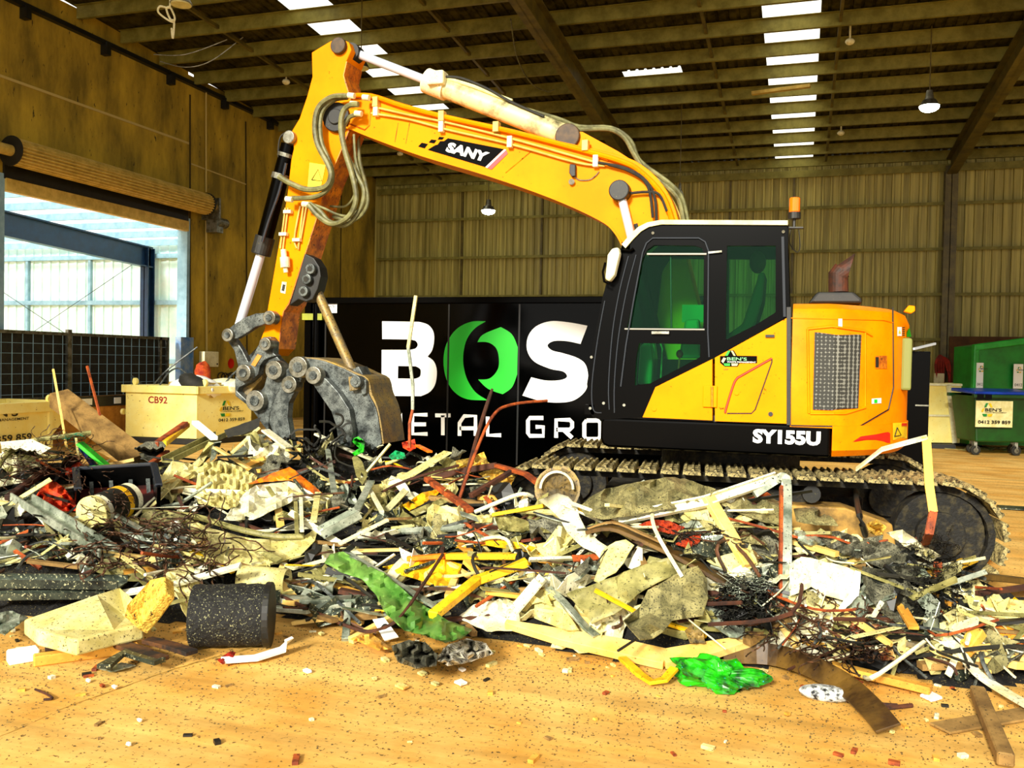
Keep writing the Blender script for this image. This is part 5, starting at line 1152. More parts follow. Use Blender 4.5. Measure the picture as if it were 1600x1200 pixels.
def foam():
    poly = [(37, 968), (150, 930), (188, 917), (212, 938), (200, 962), (225, 975), (180, 985), (120, 1000), (60, 985)]
    P = [M(x, y, .0) for x, y in poly]; zmin = .05; P = [Vector((p.x, p.y, max(.13, heap(p.x, p.y) + .12))) for p in P]
    # recompute with sight lines at slab height
    P = [atZ(x, y, .16 if y > 950 else .26) for x, y in poly]
    o = MB().prism(P, (0, 0, -.09)).build('insulated_panel', 'cream', None, bevel=.012); tag(o, 'thick cream insulated panel with broken end at lower left', 'panel')
    Q = [atZ(x, y, z) for x, y, z in ((193, 962, .2), (200, 945, .3), (235, 905, .42), (257, 900, .46), (258, 925, .4), (232, 960, .26), (215, 982, .16))]
    tag(MB().prism(Q, (.02, .06, -.05)).build('broken_core', mat('comb', (250, 214, 90), (190, 140, 40), 22, .8, speck=.4, sscale=30, bump=.8), None, bevel=.01), 'broken yellow foam core edge at the right end of the insulated panel', 'panel core')
foam()
def bdrum():
    a = atZ(302, 962, .19); b = atZ(420, 960, .19); a.z = b.z = .19; a.x += 0; t = thing('black_drum', 'rough black cylinder lying on the floor at lower left', 'drum', (a + b) / 2 - Vector((0, 0, .2)))
    mb = MB(); n = 12; mb.tube([a.lerp(b, i / n) for i in range(n + 1)], [.18 * (1 + .02 * math.sin(i * 2.1)) for i in range(n + 1)], 30); mb.build('drum_body', 'blackrough', t, smooth=True)
    d = (b - a).normalized(); MB().cyl(b - d * .02, b + d * .02, .19, 30).build('rim', 'blackm', t, bevel=.006)
bdrum()
def openpipe():
    a = M(398, 905, .12); b = M(449, 909, .12); d = (b - a).normalized(); mb = MB(); seg = 22; n = 2
    mb.tube([a - d * .1, b], .085, seg, cap=False); o = mb.build('open_pipe', 'cream', None, solid=.006, smooth=True); tag(o, 'cream open ended pipe with dark mouth beside the black cylinder', 'pipe')
openpipe()
sheet('corrugated_sheet', 'crumpled cream corrugated sheet with ridged right edge below the CB92 skip', 'sheet', [(312, 724), (345, 720), (372, 728), (402, 744), (396, 768), (368, 792), (345, 782), (306, 764)], 'cream', .1, .05, 3, corr_=.02, res=5)
sheet('corrugated_sheet', 'dented cream sheet just below the ridged corrugated sheet', 'sheet', [(304, 768), (345, 778), (372, 790), (355, 796), (310, 786)], 'cream', .08, .05, 3)
sheet('steel_sheet', 'large pale ribbed steel sheet folded down in the middle of the left heap', 'sheet', [(350, 812), (372, 780), (400, 758), (450, 752), (485, 764), (462, 782), (420, 800), (396, 812)], 'whitep', .1, .07, 2.4)
sheet('orange_sheet', 'folded rusty orange sheet peaked above the pale ribbed sheet', 'sheet', [(388, 756), (420, 742), (452, 730), (462, 736), (505, 772), (498, 776), (455, 750), (420, 752)], 'orangem', .13, .05, 3)
sheet('curved_sheet', 'long cream sheet curved like a hull across the left of the heap', 'sheet', [(282, 806), (330, 826), (395, 842), (470, 842), (498, 822), (492, 845), (470, 868), (430, 880), (380, 892), (335, 880), (300, 848)], 'cream', .08, .06, 2)
rod('curved_tube', 'long grey green tube curving along the top of the hull shaped sheet', 'tube', [(225, 800, .1), (300, 806, .14), (370, 826, .14), (430, 838, .13), (475, 838, .12)], .022, 'olive', 0)
channel('galvanised_gutter', 'short wide galvanised gutter section tilted up near the centre left', 'gutter', [(503, 838, .12), (562, 806, .18)], .17, .06, 'galv', 0)
sheet('fibre_board', 'grey fibrous board scrap below the CB92 skip', 'board', [(213, 700), (228, 690), (262, 690), (255, 706), (238, 724), (222, 716)], 'greynet', .1, .02, 2)
plank('timber_batten', 'orange brown timber batten leaning on the CB92 skip, upper of two', 'timber', (243, 695), (290, 662), .06, .05, 'rust', .14, .42)
plank('timber_batten', 'bright orange yellow batten beside the brown one leaning on the skip', 'timber', (256, 694), (293, 664), .05, .05, 'yellowm', .12, .38)
plank('timber_batten', 'rust orange batten standing below the grey fibrous board', 'timber', (228, 730), (262, 706), .05, .04, 'rust', .08, .16)
plank('white_batten', 'short white batten leaning against the right face of the CB92 skip', 'batten', (305, 660), (335, 685), .07, .04, 'white', .42, .18)
channel('long_channel', 'long olive grey channel rising right toward the grapple', 'channel', [(262, 722, .14), (320, 694, .2), (345, 682, .24)], .12, .05, 'olive', 0)
sheet('pale_sheet', 'pale blue grey strip of sheet standing below the long olive channel', 'sheet', [(332, 692), (346, 690), (336, 716), (328, 722)], 'galv', .14, .03)
sheet('cream_strip', 'cream sheet strip running diagonally under the long olive channel', 'strip', [(312, 712), (326, 690), (334, 692), (318, 722), (240, 790), (234, 792), (262, 762)], 'cream', .12, .03)
sheet('dark_fabric', 'dark green black fabric draped at the foot of the grapple', 'fabric', [(350, 672), (378, 662), (408, 652), (404, 668), (382, 678), (356, 684)], 'rubber', .16, .05)
for k, (pts, wd, m_, lb) in enumerate((([(370, 712), (410, 680)], .09, 'galv', 'long pale metal strip left of the grapple tip'), ([(362, 708), (405, 668)], .05, 'cream', 'narrow cream strip left of the grapple tip'), ([(414, 672), (452, 700)], .11, 'whitep', 'white strip with yellow edge just left of the grapple tip'), ([(345, 714), (390, 712)], .09, 'darksteel', 'short black bar under the pale strips'),
        ([(512, 702), (522, 768)], .05, 'galv', 'upright grey bar right of the grapple tip'), ([(497, 770), (490, 815)], .05, 'cream', 'upright cream strip between the two upright bars'), ([(462, 785), (464, 832)], .03, 'olive', 'thin upright olive bar in the dark gap'), ([(470, 775), (472, 830)], .03, 'whitep', 'thin upright white bar in the dark gap'),
        ([(566, 744), (597, 800)], .035, 'whitep', 'slim white rod leaning at the centre left'), ([(556, 800), (580, 752)], .06, 'galv', 'bright folded strip right of the gutter'), ([(530, 850), (606, 812)], .04, 'whitep', 'long thin white bar below the galvanised gutter'))):
    plank('metal_strip', lb, 'strip', pts[0], pts[1], wd, .02, m_, .14, .2)
sheet('leaf_spring', 'oval brown rimmed plate standing in the centre left of the heap', 'plate', [(550, 716), (556, 710), (566, 722), (574, 745), (566, 758), (556, 742)], 'olive', .16, .02, 2)
# centre
bar('bent_flat', 'wide cream flat bar bent in two right of the grapple', 'bar', [(600, 760, .08), (640, 742, .14), (700, 706, .22)], .15, .012, 'cream', 0)
sheet('cream_sheet', 'crumpled cream sheet under the bent cream flat bar', 'sheet', [(596, 752), (628, 738), (650, 740), (640, 756), (600, 772)], 'cream', .08, .06)
sheet('yellow_foam', 'yellow brown crumpled foam below the container lettering', 'foam', [(712, 720), (732, 716), (756, 706), (762, 722), (775, 730), (735, 738), (716, 734)], 'comb', .12, .08, 5)
sheet('yellow_foam', 'second yellow brown foam piece right of the first', 'foam', [(748, 740), (775, 732), (805, 745), (795, 765), (765, 752)], 'comb', .1, .06, 5)
sheet('orange_cup', 'small bright orange curved plastic piece near the grapple', 'plastic', [(628, 692), (648, 686), (650, 700), (640, 705), (630, 700)], 'redorange', .18, .04, 8)
sheet('plastic_scrap', 'small green plastic cap below the orange piece', 'plastic', [(608, 712), (618, 704), (632, 708), (634, 716), (612, 718)], mat('capgreen', (20, 170, 100), None), .16, .04, 8)
sheet('green_leafy_plastic', 'bright green torn plastic beside the grapple tip', 'plastic', [(548, 688), (560, 682), (570, 690), (568, 706), (556, 712), (550, 708), (562, 700)], 'brightgreen', .18, .05, 6)
plank('orange_strip', 'short orange strip right of the orange cup', 'strip', (652, 696), (672, 706), .05, .02, 'orangem', .2, .18)
bar('steel_angle', 'dark rusty steel angle lying level under the container', 'angle', [(672, 748, .12), (720, 736, .16), (776, 727, .2)], .06, .05, 'rustdark', 0)
bar('steel_angle', 'orange rusty angle bending down right to the coil', 'angle', [(775, 727, .2), (822, 741, .18), (850, 762, .14)], .055, .03, 'rust', 0)
bar('steel_angle', 'orange rusty bar sloping down right in the centre', 'angle', [(667, 748, .14), (735, 798, .12)], .06, .04, 'rust', 0)
bar('steel_angle', 'brown bar crossing under the tall rusty rod', 'angle', [(735, 775, .14), (802, 735, .18)], .04, .04, 'rustdark', 0)
rd_ = [(690, 862), (712, 800), (735, 720), (752, 660), (769, 607)]
P = [M(690, 862, .1), atD(712, 800, 7.0), atD(735, 720, 7.4), atD(752, 660, 7.7), atD(769, 608, 7.9)]; tag(MB().tube(smoothline(P, 3), [.018] * 3 * 4 + [.012], 7).build('rusty_rod', 'rustdark', None, smooth=True), 'tall dark rusty rod standing before the container lettering', 'rod')
P = [M(688, 870, .1), atD(705, 820, 6.9), atD(740, 715, 7.3), atD(770, 650, 7.6), atD(800, 632, 7.8), atD(855, 626, 8.0)]; tag(MB().tube(smoothline(P, 5), .013, 7).build('rusty_rod', 'rust', None, smooth=True), 'tall curved rusty rod bending right across the container lettering', 'rod')
P = [atD(650, 462, 8.3), atD(638, 543, 8.3), atD(645, 600, 8.3), atD(645, 640, 8.3), atD(640, 662, 8.3)]
o = thing('hanging_rod', 'thin bent white and rust rod standing before the letter B', 'rod', P[-1]); MB().bar(P[:2], .03, .02, up=(0, 1, 0)).build('cream_length', 'cream', o); MB().bar(P[1:4], .028, .018, up=(0, 1, 0)).build('grey_length', 'galv', o); MB().bar(P[3:] + [atD(640, 700, 8.3)], .024, .02, up=(0, 1, 0)).build('rusted_end', 'rust', o)
rod('white_tube', 'bent white tube lying just left of the coil', 'tube', [(742, 800, .1), (800, 776, .16), (820, 772, .16), (832, 776, .1)], .016, 'whitep', 0)
bar('yellow_bar', 'bright yellow flat bar running to the crushed white plate', 'bar', [(770, 804, .12), (850, 790, .14)], .05, .025, 'yellowm', 0)
bar('yellow_bar', 'yellow bent strip right of the crushed white plate', 'bar', [(902, 795, .14), (920, 804, .14), (965, 800, .12)], .05, .02, 'yellowm', 0)
bar('yellow_bar', 'long yellow bar lying level near the centre of the heap', 'bar', [(700, 869, .1), (812, 869, .1)], .075, .04, 'yellowm', 0)
bar('yellow_bar', 'long orange strip continuing left of the long yellow bar', 'bar', [(636, 873, .1), (698, 868, .1)], .05, .03, 'orangem', 0)
sheet('yellow_sheet', 'bright yellow sheet lying under the rods at the centre', 'sheet', [(598, 886), (640, 876), (690, 872), (722, 882), (716, 905), (690, 925), (660, 908), (622, 896)], 'yellowm', .06, .05)
sheet('yellow_sheet', 'yellow orange sheet strip arching under the thin white hoop', 'sheet', [(712, 856), (765, 842), (812, 848), (850, 860), (845, 866), (800, 858), (760, 852)], 'yellowm', .1, .03)
rod('white_hoop', 'thin white hoop of tube arching over the yellow strips', 'tube', [(722, 856, .1), (760, 841, .14), (790, 842, .16), (802, 862, .12), (812, 870, .1)], .013, 'whitep', 0)
sheet('yellow_block', 'yellow split timber end poking out right of the long yellow bar', 'timber', [(800, 890), (812, 880), (828, 870), (830, 882), (812, 894)], 'yellowm', .1, .02)
for k, (poly, m_, lb) in enumerate((([(606, 765), (616, 768), (632, 800), (660, 820), (640, 826), (622, 815), (612, 790)], 'olive', 'olive sheet sagging left of centre'), ([(640, 812), (672, 802), (700, 796), (712, 802), (680, 815), (662, 822)], 'olive', 'olive sheet folded right of the sagging sheet'), ([(700, 792), (722, 794), (746, 806), (772, 798), (768, 816), (740, 818), (716, 806)], 'cream', 'pale cream curved sheet behind the tall rods'), ([(772, 806), (800, 806), (840, 820), (860, 832), (820, 832), (780, 828)], 'olive', 'olive net sheet left of the crushed white plate'),
        ([(690, 760), (705, 745), (712, 752), (700, 770)], 'cream', 'small cream tab standing at the centre'), ([(628, 790), (660, 770), (690, 764), (680, 776), (640, 798)], 'yellowm', 'yellow cream batten sheet left of the tall rods'), ([(640, 800), (690, 778), (700, 784), (650, 806)], 'olive', 'olive curved strip under the yellow cream batten'), ([(562, 760), (600, 756), (604, 775), (570, 778)], 'cream', 'cream striped sheet right of the slim white rod'), ([(575, 772), (606, 770), (604, 800), (580, 796)], 'olive', 'olive plate below the cream striped sheet'))):
    sheet('sheet_metal', lb, 'sheet', poly, m_, .09, .06)
def coil():
    c = M(870, 764, .1); t = thing('strap_coil', 'brown coil of rolled strip with white rim on the heap crest', 'coil', c); ax_ = Vector((.25, -1, .15)).normalized(); x = ax_.cross(Vector((0, 0, 1))).normalized(); y = ax_.cross(x)
    P = []
    for i in range(110): a = i * .33; r = .02 + .10 * i / 110; P.append(c + x * r * math.cos(a) + y * r * math.sin(a))
    MB().bar(P, .12, .008, up=ax_).build('rolled_strip', 'brownsteel', t)
    MB().cyl(c - ax_ * .03, c - ax_ * .055, .1, 24).build('coil_core', 'rustdark', t)
    MB().tube([c + ax_ * .05 + x * .12 * math.cos(a) + y * .125 * math.sin(a) for a in [math.pi + i * math.pi / 14 for i in range(15)]], .01, 6).build('white_rim', 'whitep', t)
    q = M(842, 775, .08); MB().cyl(q, q + Vector((.1, .05, .09)), .05, 14).build('black_stub', 'blackrough', t)
coil()
sheet('crushed_plate', 'large crushed white painted metal plate at the centre of the heap', 'sheet', [(842, 782), (856, 776), (872, 771), (888, 776), (902, 792), (905, 806), (915, 826), (935, 845), (952, 856), (938, 874), (930, 864), (912, 856), (902, 848), (886, 832), (874, 810), (858, 794)], 'whitep', .17, .06, 3, smooth=True)
sheet('crushed_plate', 'white crushed tube end turned down from the large white plate', 'sheet', [(940, 862), (952, 852), (962, 846), (978, 843), (991, 852), (984, 862), (974, 880), (962, 895), (948, 902), (936, 912), (928, 908), (932, 896), (938, 882)], 'cream', .2, .05, 3, smooth=True)
bar('curved_channel', 'long dark brown curved channel sweeping right from the white plate', 'channel', [(922, 830, .22), (958, 824, .24), (1000, 840, .2), (1060, 868, .14), (1140, 912, .08)], .15, .025, 'brownstrip', 0, sm=4)
bar('curved_channel_edge', 'pale tan rim lying along the top of the dark curved channel', 'strip', [(918, 826, .25), (958, 816, .27), (1004, 834, .23), (1040, 850, .2)], .05, .012, 'greywood', 0, sm=4)
def net(poly, lb, lift=.12, amp=.1, m='net'): return sheet('mesh_netting', lb, 'netting', poly, m, lift, amp, 2.2, th=.004)
net([(905, 792), (925, 775), (945, 764), (985, 756), (1005, 752), (1040, 746), (1062, 745), (1090, 755), (1118, 764), (1108, 778), (1085, 790), (1040, 796), (985, 806), (940, 812), (915, 806)], 'large pale mesh netting draped before the excavator track', .22, .1)
net([(1112, 766), (1150, 764), (1185, 770), (1222, 782), (1238, 800), (1225, 822), (1190, 815), (1150, 800), (1120, 786)], 'pale netting right of the yellow timber, under the white bar', .16, .1)
net([(1155, 830), (1200, 826), (1240, 832), (1232, 850), (1190, 852), (1160, 846)], 'olive netting behind the bent rusty pipe', .08, .07)
net([(1240, 795), (1270, 792), (1300, 808), (1310, 822), (1275, 820), (1245, 815)], 'small pale netting scrap right of the bent rusty pipe', .12, .06)
channel('printed_channel', 'white printed metal channel slanting up right in front of the track', 'channel', [(966, 813, .14), (1100, 786, .2), (1212, 748, .3)], .06, .035, 'whitep', 0, up=(0, -1, .6))
P = [M(1178, 772, .24), atD(1212, 750, 5.9), atD(1224, 746, 5.85), atD(1229, 760, 5.8), atD(1229, 850, 5.5), M(1228, 935, .06)]
o = thing('bent_post', 'bent white and rust post standing upright beside the crushed case', 'post', P[-1]); MB().bar(smoothline(P, 4), .055, .035, up=(.3, -1, .2)).build('post_body', 'galv', o, bevel=.004); MB().bar([p + Vector((-.033, -.02, 0)) for p in P[3:]], .018, .03, up=(.3, -1, .2)).build('rusted_edge', 'rust', o)
P = [atD(1338, 733, 5.7), atD(1378, 702, 5.6), atD(1415, 692, 5.55), atD(1449, 683, 5.5)]; Q = [atD(1447, 683, 5.5), atD(1452, 760, 5.4), atD(1458, 800, 5.35), atD(1452, 832, 5.3), M(1443, 856, .06)]
o = thing('bent_strip', 'tall bent strip, white top and yellow upright, before the track end', 'strip', Q[-1]); MB().bar(P, .06, .01, up=(0, -.3, 1)).build('white_arm', 'whitep', o); MB().bar(Q[:3], .05, .02, up=(0, -1, 0)).build('yellow_upright', 'yellowm', o); MB().bar(Q[2:], .045, .025, up=(0, -1, 0)).build('rusted_foot', 'rust', o)
rod('black_rod', 'black jointed rod leaning before the excavator side frame', 'rod', [(1334, 745, .28), (1340, 790, .2), (1352, 836, .1)], .02, 'blackm', .0)
plank('yellow_timber', 'pale yellow timber sloping down right before the track', 'timber', (1106, 776), (1170, 884), .09, .04, 'palewood', .22, .12)
sheet('orange_mesh', 'fuzzy red orange mesh scrap, upper of two beside the dark channel', 'mesh', [(998, 820), (1020, 812), (1045, 814), (1070, 824), (1056, 836), (1030, 830)], mat('orangefuzz', (236, 84, 16), (170, 44, 8), 40, .9, bump=1), .14, .05, 7)
sheet('orange_mesh', 'fuzzy red orange mesh scrap, lower of two beside the dark channel', 'mesh', [(1055, 850), (1080, 838), (1096, 834), (1092, 848), (1074, 857)], 'orangefuzz', .12, .05, 7)
sheet('cardboard', 'cream cardboard flap with printing near the yellow timber foot', 'board', [(1104, 876), (1150, 862), (1172, 852), (1184, 882), (1150, 902), (1142, 896)], 'cream', .08, .02, 2)
bar('flat_strip', 'thin olive strip running from the orange mesh past the yellow timber', 'strip', [(1000, 838, .15), (1052, 846, .15), (1062, 830, .17), (1130, 822, .16), (1230, 824, .14)], .03, .008, 'olive', 0)
def case():
    t = thing('crushed_case', 'crushed white plastic appliance case with torn openings at right', 'case', M(1290, 960, 0)); WL[t.name] = Vector(t.location)
    for nm, poly, m_, l_ in (('back_panel', [(1236, 882), (1252, 870), (1300, 880), (1344, 894), (1338, 925), (1325, 940), (1290, 930), (1265, 915), (1240, 930)], 'offwhite', .2), ('side_panel', [(1234, 884), (1248, 872), (1262, 892), (1268, 915), (1250, 926), (1234, 932)], 'whitep', .24), ('front_panel', [(1232, 932), (1262, 926), (1300, 944), (1316, 954), (1336, 948), (1336, 970), (1325, 980), (1290, 968), (1245, 955)], 'cream', .15), ('edge_flange', [(1336, 892), (1344, 894), (1342, 930), (1316, 955), (1310, 950), (1330, 925)], 'white', .26)):
        o = sheet(nm, None, None, poly, m_, l_, .05, 4, th=.008); w0 = Vector(o.location); o.parent = t; o.location = w0 - Vector(t.location)
case()
for poly, lb, m_ in (([(1240, 828), (1280, 834), (1290, 850), (1260, 862), (1250, 850)], 'pale silver torn sheet above the crushed case', 'galv'), ([(1275, 835), (1310, 830), (1350, 842), (1380, 836), (1375, 860), (1340, 872), (1300, 860)], 'crumpled grey foil sheet above right of the crushed case', 'greynet'), ([(1345, 856), (1385, 845), (1425, 862), (1440, 895), (1415, 905), (1380, 890), (1350, 875)], 'crumpled grey silver sheet right of the crushed case', 'greynet'), ([(1348, 885), (1380, 890), (1420, 908), (1432, 940), (1410, 980), (1375, 955), (1350, 925)], 'dark grey mesh sheet hanging right of the crushed case', 'greynet'), ([(1385, 832), (1410, 828), (1440, 850), (1470, 868), (1455, 878), (1425, 862)], 'pale white curved sheet near the yellow upright', 'offwhite'), ([(1355, 818), (1370, 812), (1385, 824), (1375, 838), (1358, 832)], 'brown yellow crumpled scrap before the track frame', 'comb'), ([(1335, 930), (1352, 910), (1355, 960), (1340, 965)], 'silver torn strip between case and dark mesh', 'galv'), ([(1410, 900), (1440, 885), (1455, 900), (1440, 912)], 'small silver dented scrap beside the yellow strip', 'galv')):
    sheet('crumpled_foil', lb, 'foil', poly, m_, .14, .12, 3.4)
plank('yellow_strip', 'bright yellow strip lying out on the floor right of the track', 'strip', (1462, 896), (1558, 858), .12, .015, 'yellowm', .06, .02)
bar('steel_angle', 'rusty upright angle beside the yellow strip', 'angle', [(1466, 910, .0), (1465, 878, .12)], .05, .03, 'rust', .02, up=(0, 1, 0))
# right
plank('orange_box', 'orange painted steel box section at the lower right edge', 'box section', (1525, 965), (1620, 1018), .16, .12, 'orangem', .08, .08)
sheet('steel_sheeting', 'cream dirty sheet lying over the orange box section', 'sheet', [(1505, 930), (1550, 935), (1620, 940), (1620, 1000), (1590, 1000), (1560, 970), (1515, 948)], 'cream', .16, .04)
bar('warped_lath', 'long warped white slat at the lower right', 'slat', [(1472, 988, .1), (1495, 1012, .12), (1525, 1050, .1), (1560, 1075, .06), (1620, 1110, .05)], .06, .02, 'whitep', 0, sm=3)
plank('weathered_post', 'weathered timber post end lying on the floor at lower right', 'timber', (1527, 1080), (1572, 1188), .07, .06, 'greywood', .07, .05)
plank('grey_board', 'flat grey brown board on the floor at lower right', 'board', (1468, 1138), (1620, 1112), .12, .012, 'greywood', .02, .02)
plank('timber_offcut', 'cream timber offcut before the dark hollow at right', 'timber', (1520, 1022), (1625, 1038), .1, .07, 'palewood', .08, .08)
plank('timber_offcut', 'short tan timber offcut crossing above the cream one', 'timber', (1505, 1020), (1530, 985), .08, .06, 'wood', .1, .18)
plank('rusty_plate', 'yellow brown rusty plate strip left of the dark hollow', 'strip', (1362, 992), (1446, 1010), .08, .03, 'brownsteel', .12, .1)
plank('timber_batten', 'long brown batten near the floor below the wire mesh', 'timber', (1298, 1040), (1455, 1078), .07, .04, 'wood', .06, .04)
bar('brown_band', 'broad brown curved band running down to the floor at lower right', 'band', [(1130, 1020, .06), (1200, 1022, .08), (1260, 1038, .1), (1320, 1070, .08), (1360, 1105, .07), (1388, 1138, .06)], .12, .012, 'brownstrip', 0, sm=4, up=(.1, -1, .35))
plank('small_bone_stick', 'short yellow stick with red brown end left of the wire mesh', 'stick', (1222, 976), (1246, 1010), .05, .04, 'palewood', .14, .1)
sheet('white_cloth', 'white crumpled cloth under the wire mesh', 'cloth', [(1200, 985), (1230, 975), (1262, 1010), (1292, 1022), (1250, 1026), (1205, 1020)], 'whitep', .06, .06)
sheet('white_sheet', 'white thin sheet piece left of the white cloth', 'sheet', [(1145, 980), (1175, 975), (1200, 990), (1195, 1015), (1150, 1010)], 'galv', .06, .06)
for poly, lb in (([(1325, 970), (1345, 968), (1382, 980), (1385, 995), (1350, 995), (1330, 985)], 'red and cream rag below the crushed case'), ([(1370, 1010), (1395, 1012), (1398, 1030), (1378, 1032)], 'dark red rag near the wire mesh')):
    sheet('rag', lb, 'rag', poly, mat('redrag', (180, 50, 40), (220, 190, 120), 12, .9), .1, .08, 7)
# front centre
def split_plank():
    t = thing('split_plank', 'long pale split timber plank bent at its middle along the heap foot', 'timber', M(950, 1010, 0)); WL[t.name] = Vector(t.location)
    P = [M(790, 975, .09), M(880, 996, .08), M(960, 1012, .06), M(1040, 1030, .05)]; MB().bar(P, .13, .05, up=(0, -.4, 1), taper=[.25, .8, 1, 1]).build('left_half', 'palewood', t, bevel=.004)
    P = [M(1035, 1030, .05), M(1110, 1016, .06), M(1185, 998, .09)]; MB().bar(P, .12, .05, up=(0, -.4, 1), taper=[1, .9, .35]).build('right_half', 'palewood', t, bevel=.004)
split_plank()
bar('yellow_angle', 'bent yellow angle sticking out onto the floor below the split plank', 'angle', [(972, 1028, .05), (1000, 1054, .04), (1018, 1066, .03), (1038, 1062, .04), (1054, 1044, .08)], .05, .02, 'yellowm', 0)
def greenbag():
    c = atZ(1122, 1056, .06); mb = MB().sphere(c, .13, 1.45, .8, .55, 40)
    for i, v in enumerate(mb.v):
        d = v - c; k = 1 + .8 * noise.noise(d * 12) + .5 * abs(noise.noise(d * 30)); v2 = c + d * k; v2.z = max(.004, v2.z); mb.v[i] = v2
    o = mb.build('plastic_bag', mat('greenbag', (40, 190, 24), (12, 60, 20), 9, .3, speck=.15, speckc=(40, 170, 200)), None); tag(o, 'bright green crumpled plastic bag on the floor before the split plank', 'bag')
greenbag()
c = atZ(1290, 1083, .03); mb = MB().sphere(c, .1, 1.35, .7, .4, 18); tag(mb.build('patterned_scrap', mat('bw', (235, 240, 235), (14, 18, 22), 30, .4), None, smooth=True), 'small oval black and white patterned scrap on the floor at right', 'scrap')
rod('thin_rod', 'thin dark rod on the floor running right from the patterned scrap', 'rod', [(1312, 1092), (1345, 1098), (1402, 1102)], .01, 'rustdark', .01); rod('thin_rod', 'short brown rod on the floor below the dark one', 'rod', [(1370, 1108), (1425, 1102)], .012, 'rustdark', .012)
sheet('green_sheet', 'large crumpled green painted metal sheet sloping down to the floor', 'sheet', [(507, 880), (516, 866), (536, 862), (568, 880), (600, 895), (640, 930), (668, 950), (700, 970), (738, 984), (720, 998), (695, 1004), (662, 992), (632, 985), (600, 955), (588, 930), (565, 905), (535, 895)], 'greensheet', .2, .09, 2.2, res=6, smooth=True)
plank('grey_strip', 'thin pale strip lying along the upper edge of the green sheet', 'strip', (540, 862), (700, 960), .05, .015, 'galv', .2, .18)
plank('split_timber', 'yellow split timber stick sloping down left over the green sheet', 'timber', (824, 878), (742, 908), .09, .05, 'yellowm', .14, .16)
plank('split_timber', 'lower half of the yellow split timber ending on the green sheet', 'timber', (748, 904), (676, 962), .07, .05, 'yellowm', .17, .2)
bar('bent_rod', 'long curved rusty rod bent like a bow over the green sheet', 'rod', [(692, 866, .14), (660, 915, .22), (625, 965, .2), (590, 984, .1), (560, 984, .08), (500, 960, .1), (420, 922, .12)], .018, .018, 'rustdark', 0, sm=5)
bar('l_bracket', 'L shaped grey frame piece standing on the floor left of the green sheet', 'bracket', [(420, 950, .1), (480, 955, .1), (544, 944, .12), (540, 1000, .01)], .05, .03, 'galv', 0)
bar('steel_section', 'pale steel section lying behind the L shaped frame', 'section', [(425, 935, .08), (500, 938, .08), (560, 936, .08)], .12, .03, 'galv', 0)
def holeplate():
    P = [M(582, 968, .1), M(600, 965, .12), M(622, 994, .06), M(600, 1000, .03)]; t = thing('punched_plate', 'white plate with a round black hole on the floor before the green sheet', 'plate', P[3]); MB().prism(P, Vector((0, .01, -.01))).build('plate_body', 'white', t); c = (P[0] + P[2]) / 2; n = (P[1] - P[0]).cross(P[3] - P[0]).normalized(); n = n if n.y < 0 else -n
    MB().disc(c + n * .012, n, .022).build('hole', 'rubber', t)
holeplate()
sheet('yellow_scrap', 'curved yellow orange sheet scrap on the floor before the punched plate', 'sheet', [(545, 998), (580, 990), (600, 1005), (612, 1014), (590, 1016), (565, 1004)], 'wood', .03, .03)
sheet('mesh_scrap', 'balled grey wire mesh on the floor before the green sheet', 'mesh', [(612, 1010), (640, 1000), (665, 1004), (685, 1025), (682, 1040), (650, 1044), (622, 1034)], 'greynet', .12, .12, 5)
sheet('paper_waste', 'torn white paper and plastic waste right of the mesh ball', 'paper', [(680, 1030), (700, 1008), (728, 998), (760, 1006), (770, 1022), (730, 1035), (700, 1040)], mat('waste', (245, 240, 220), (60, 50, 40), 16, .8, speck=.3), .08, .1, 7)
sheet('printed_sheet', 'white printed sheet at the foot of the heap, left of the split plank', 'sheet', [(716, 965), (740, 945), (790, 935), (812, 945), (812, 985), (760, 986)], 'whitep', .06, .04)
channel('white_box_section', 'white folded box section standing left of the dark crumpled duct', 'section', [(812, 955, .1), (850, 910, .28)], .12, .06, 'whitep', 0)
sheet('bent_flap', 'cream sheet flap right of the white box section', 'sheet', [(838, 912), (856, 908), (880, 950), (905, 985), (885, 985), (835, 965)], 'cream', .12, .08)
bar('white_strip', 'long white twisted strip from the box section to the split plank', 'strip', [(856, 918, .2), (880, 940, .18), (915, 980, .1), (932, 994, .1)], .06, .015, 'galv', 0)
sheet('long_duct', 'long olive cream crushed duct rising right in the front centre', 'duct', [(884, 928), (930, 912), (990, 888), (1045, 872), (1050, 884), (1060, 896), (1010, 920), (960, 960), (925, 975), (905, 950)], 'olive', .2, .09, 3, smooth=True)
sheet('crumpled_sheet', 'large crumpled dark silver sheet at the front centre right', 'sheet', [(974, 970), (1000, 948), (1012, 922), (1055, 898), (1090, 884), (1104, 905), (1106, 935), (1098, 962), (1050, 970), (1020, 998), (1000, 1000)], 'net', .26, .12, 3)
sheet('crumpled_sheet', 'pale silver crumpled strip right of the large crumpled sheet', 'sheet', [(1100, 945), (1130, 955), (1160, 975), (1172, 1000), (1140, 996), (1100, 968)], 'galv', .14, .06)
sheet('curled_bark', 'small curled tan sheet standing before the crumpled sheets', 'sheet', [(1070, 985), (1085, 972), (1098, 985), (1102, 1005), (1078, 1004)], 'brownsteel', .1, .05, 6)
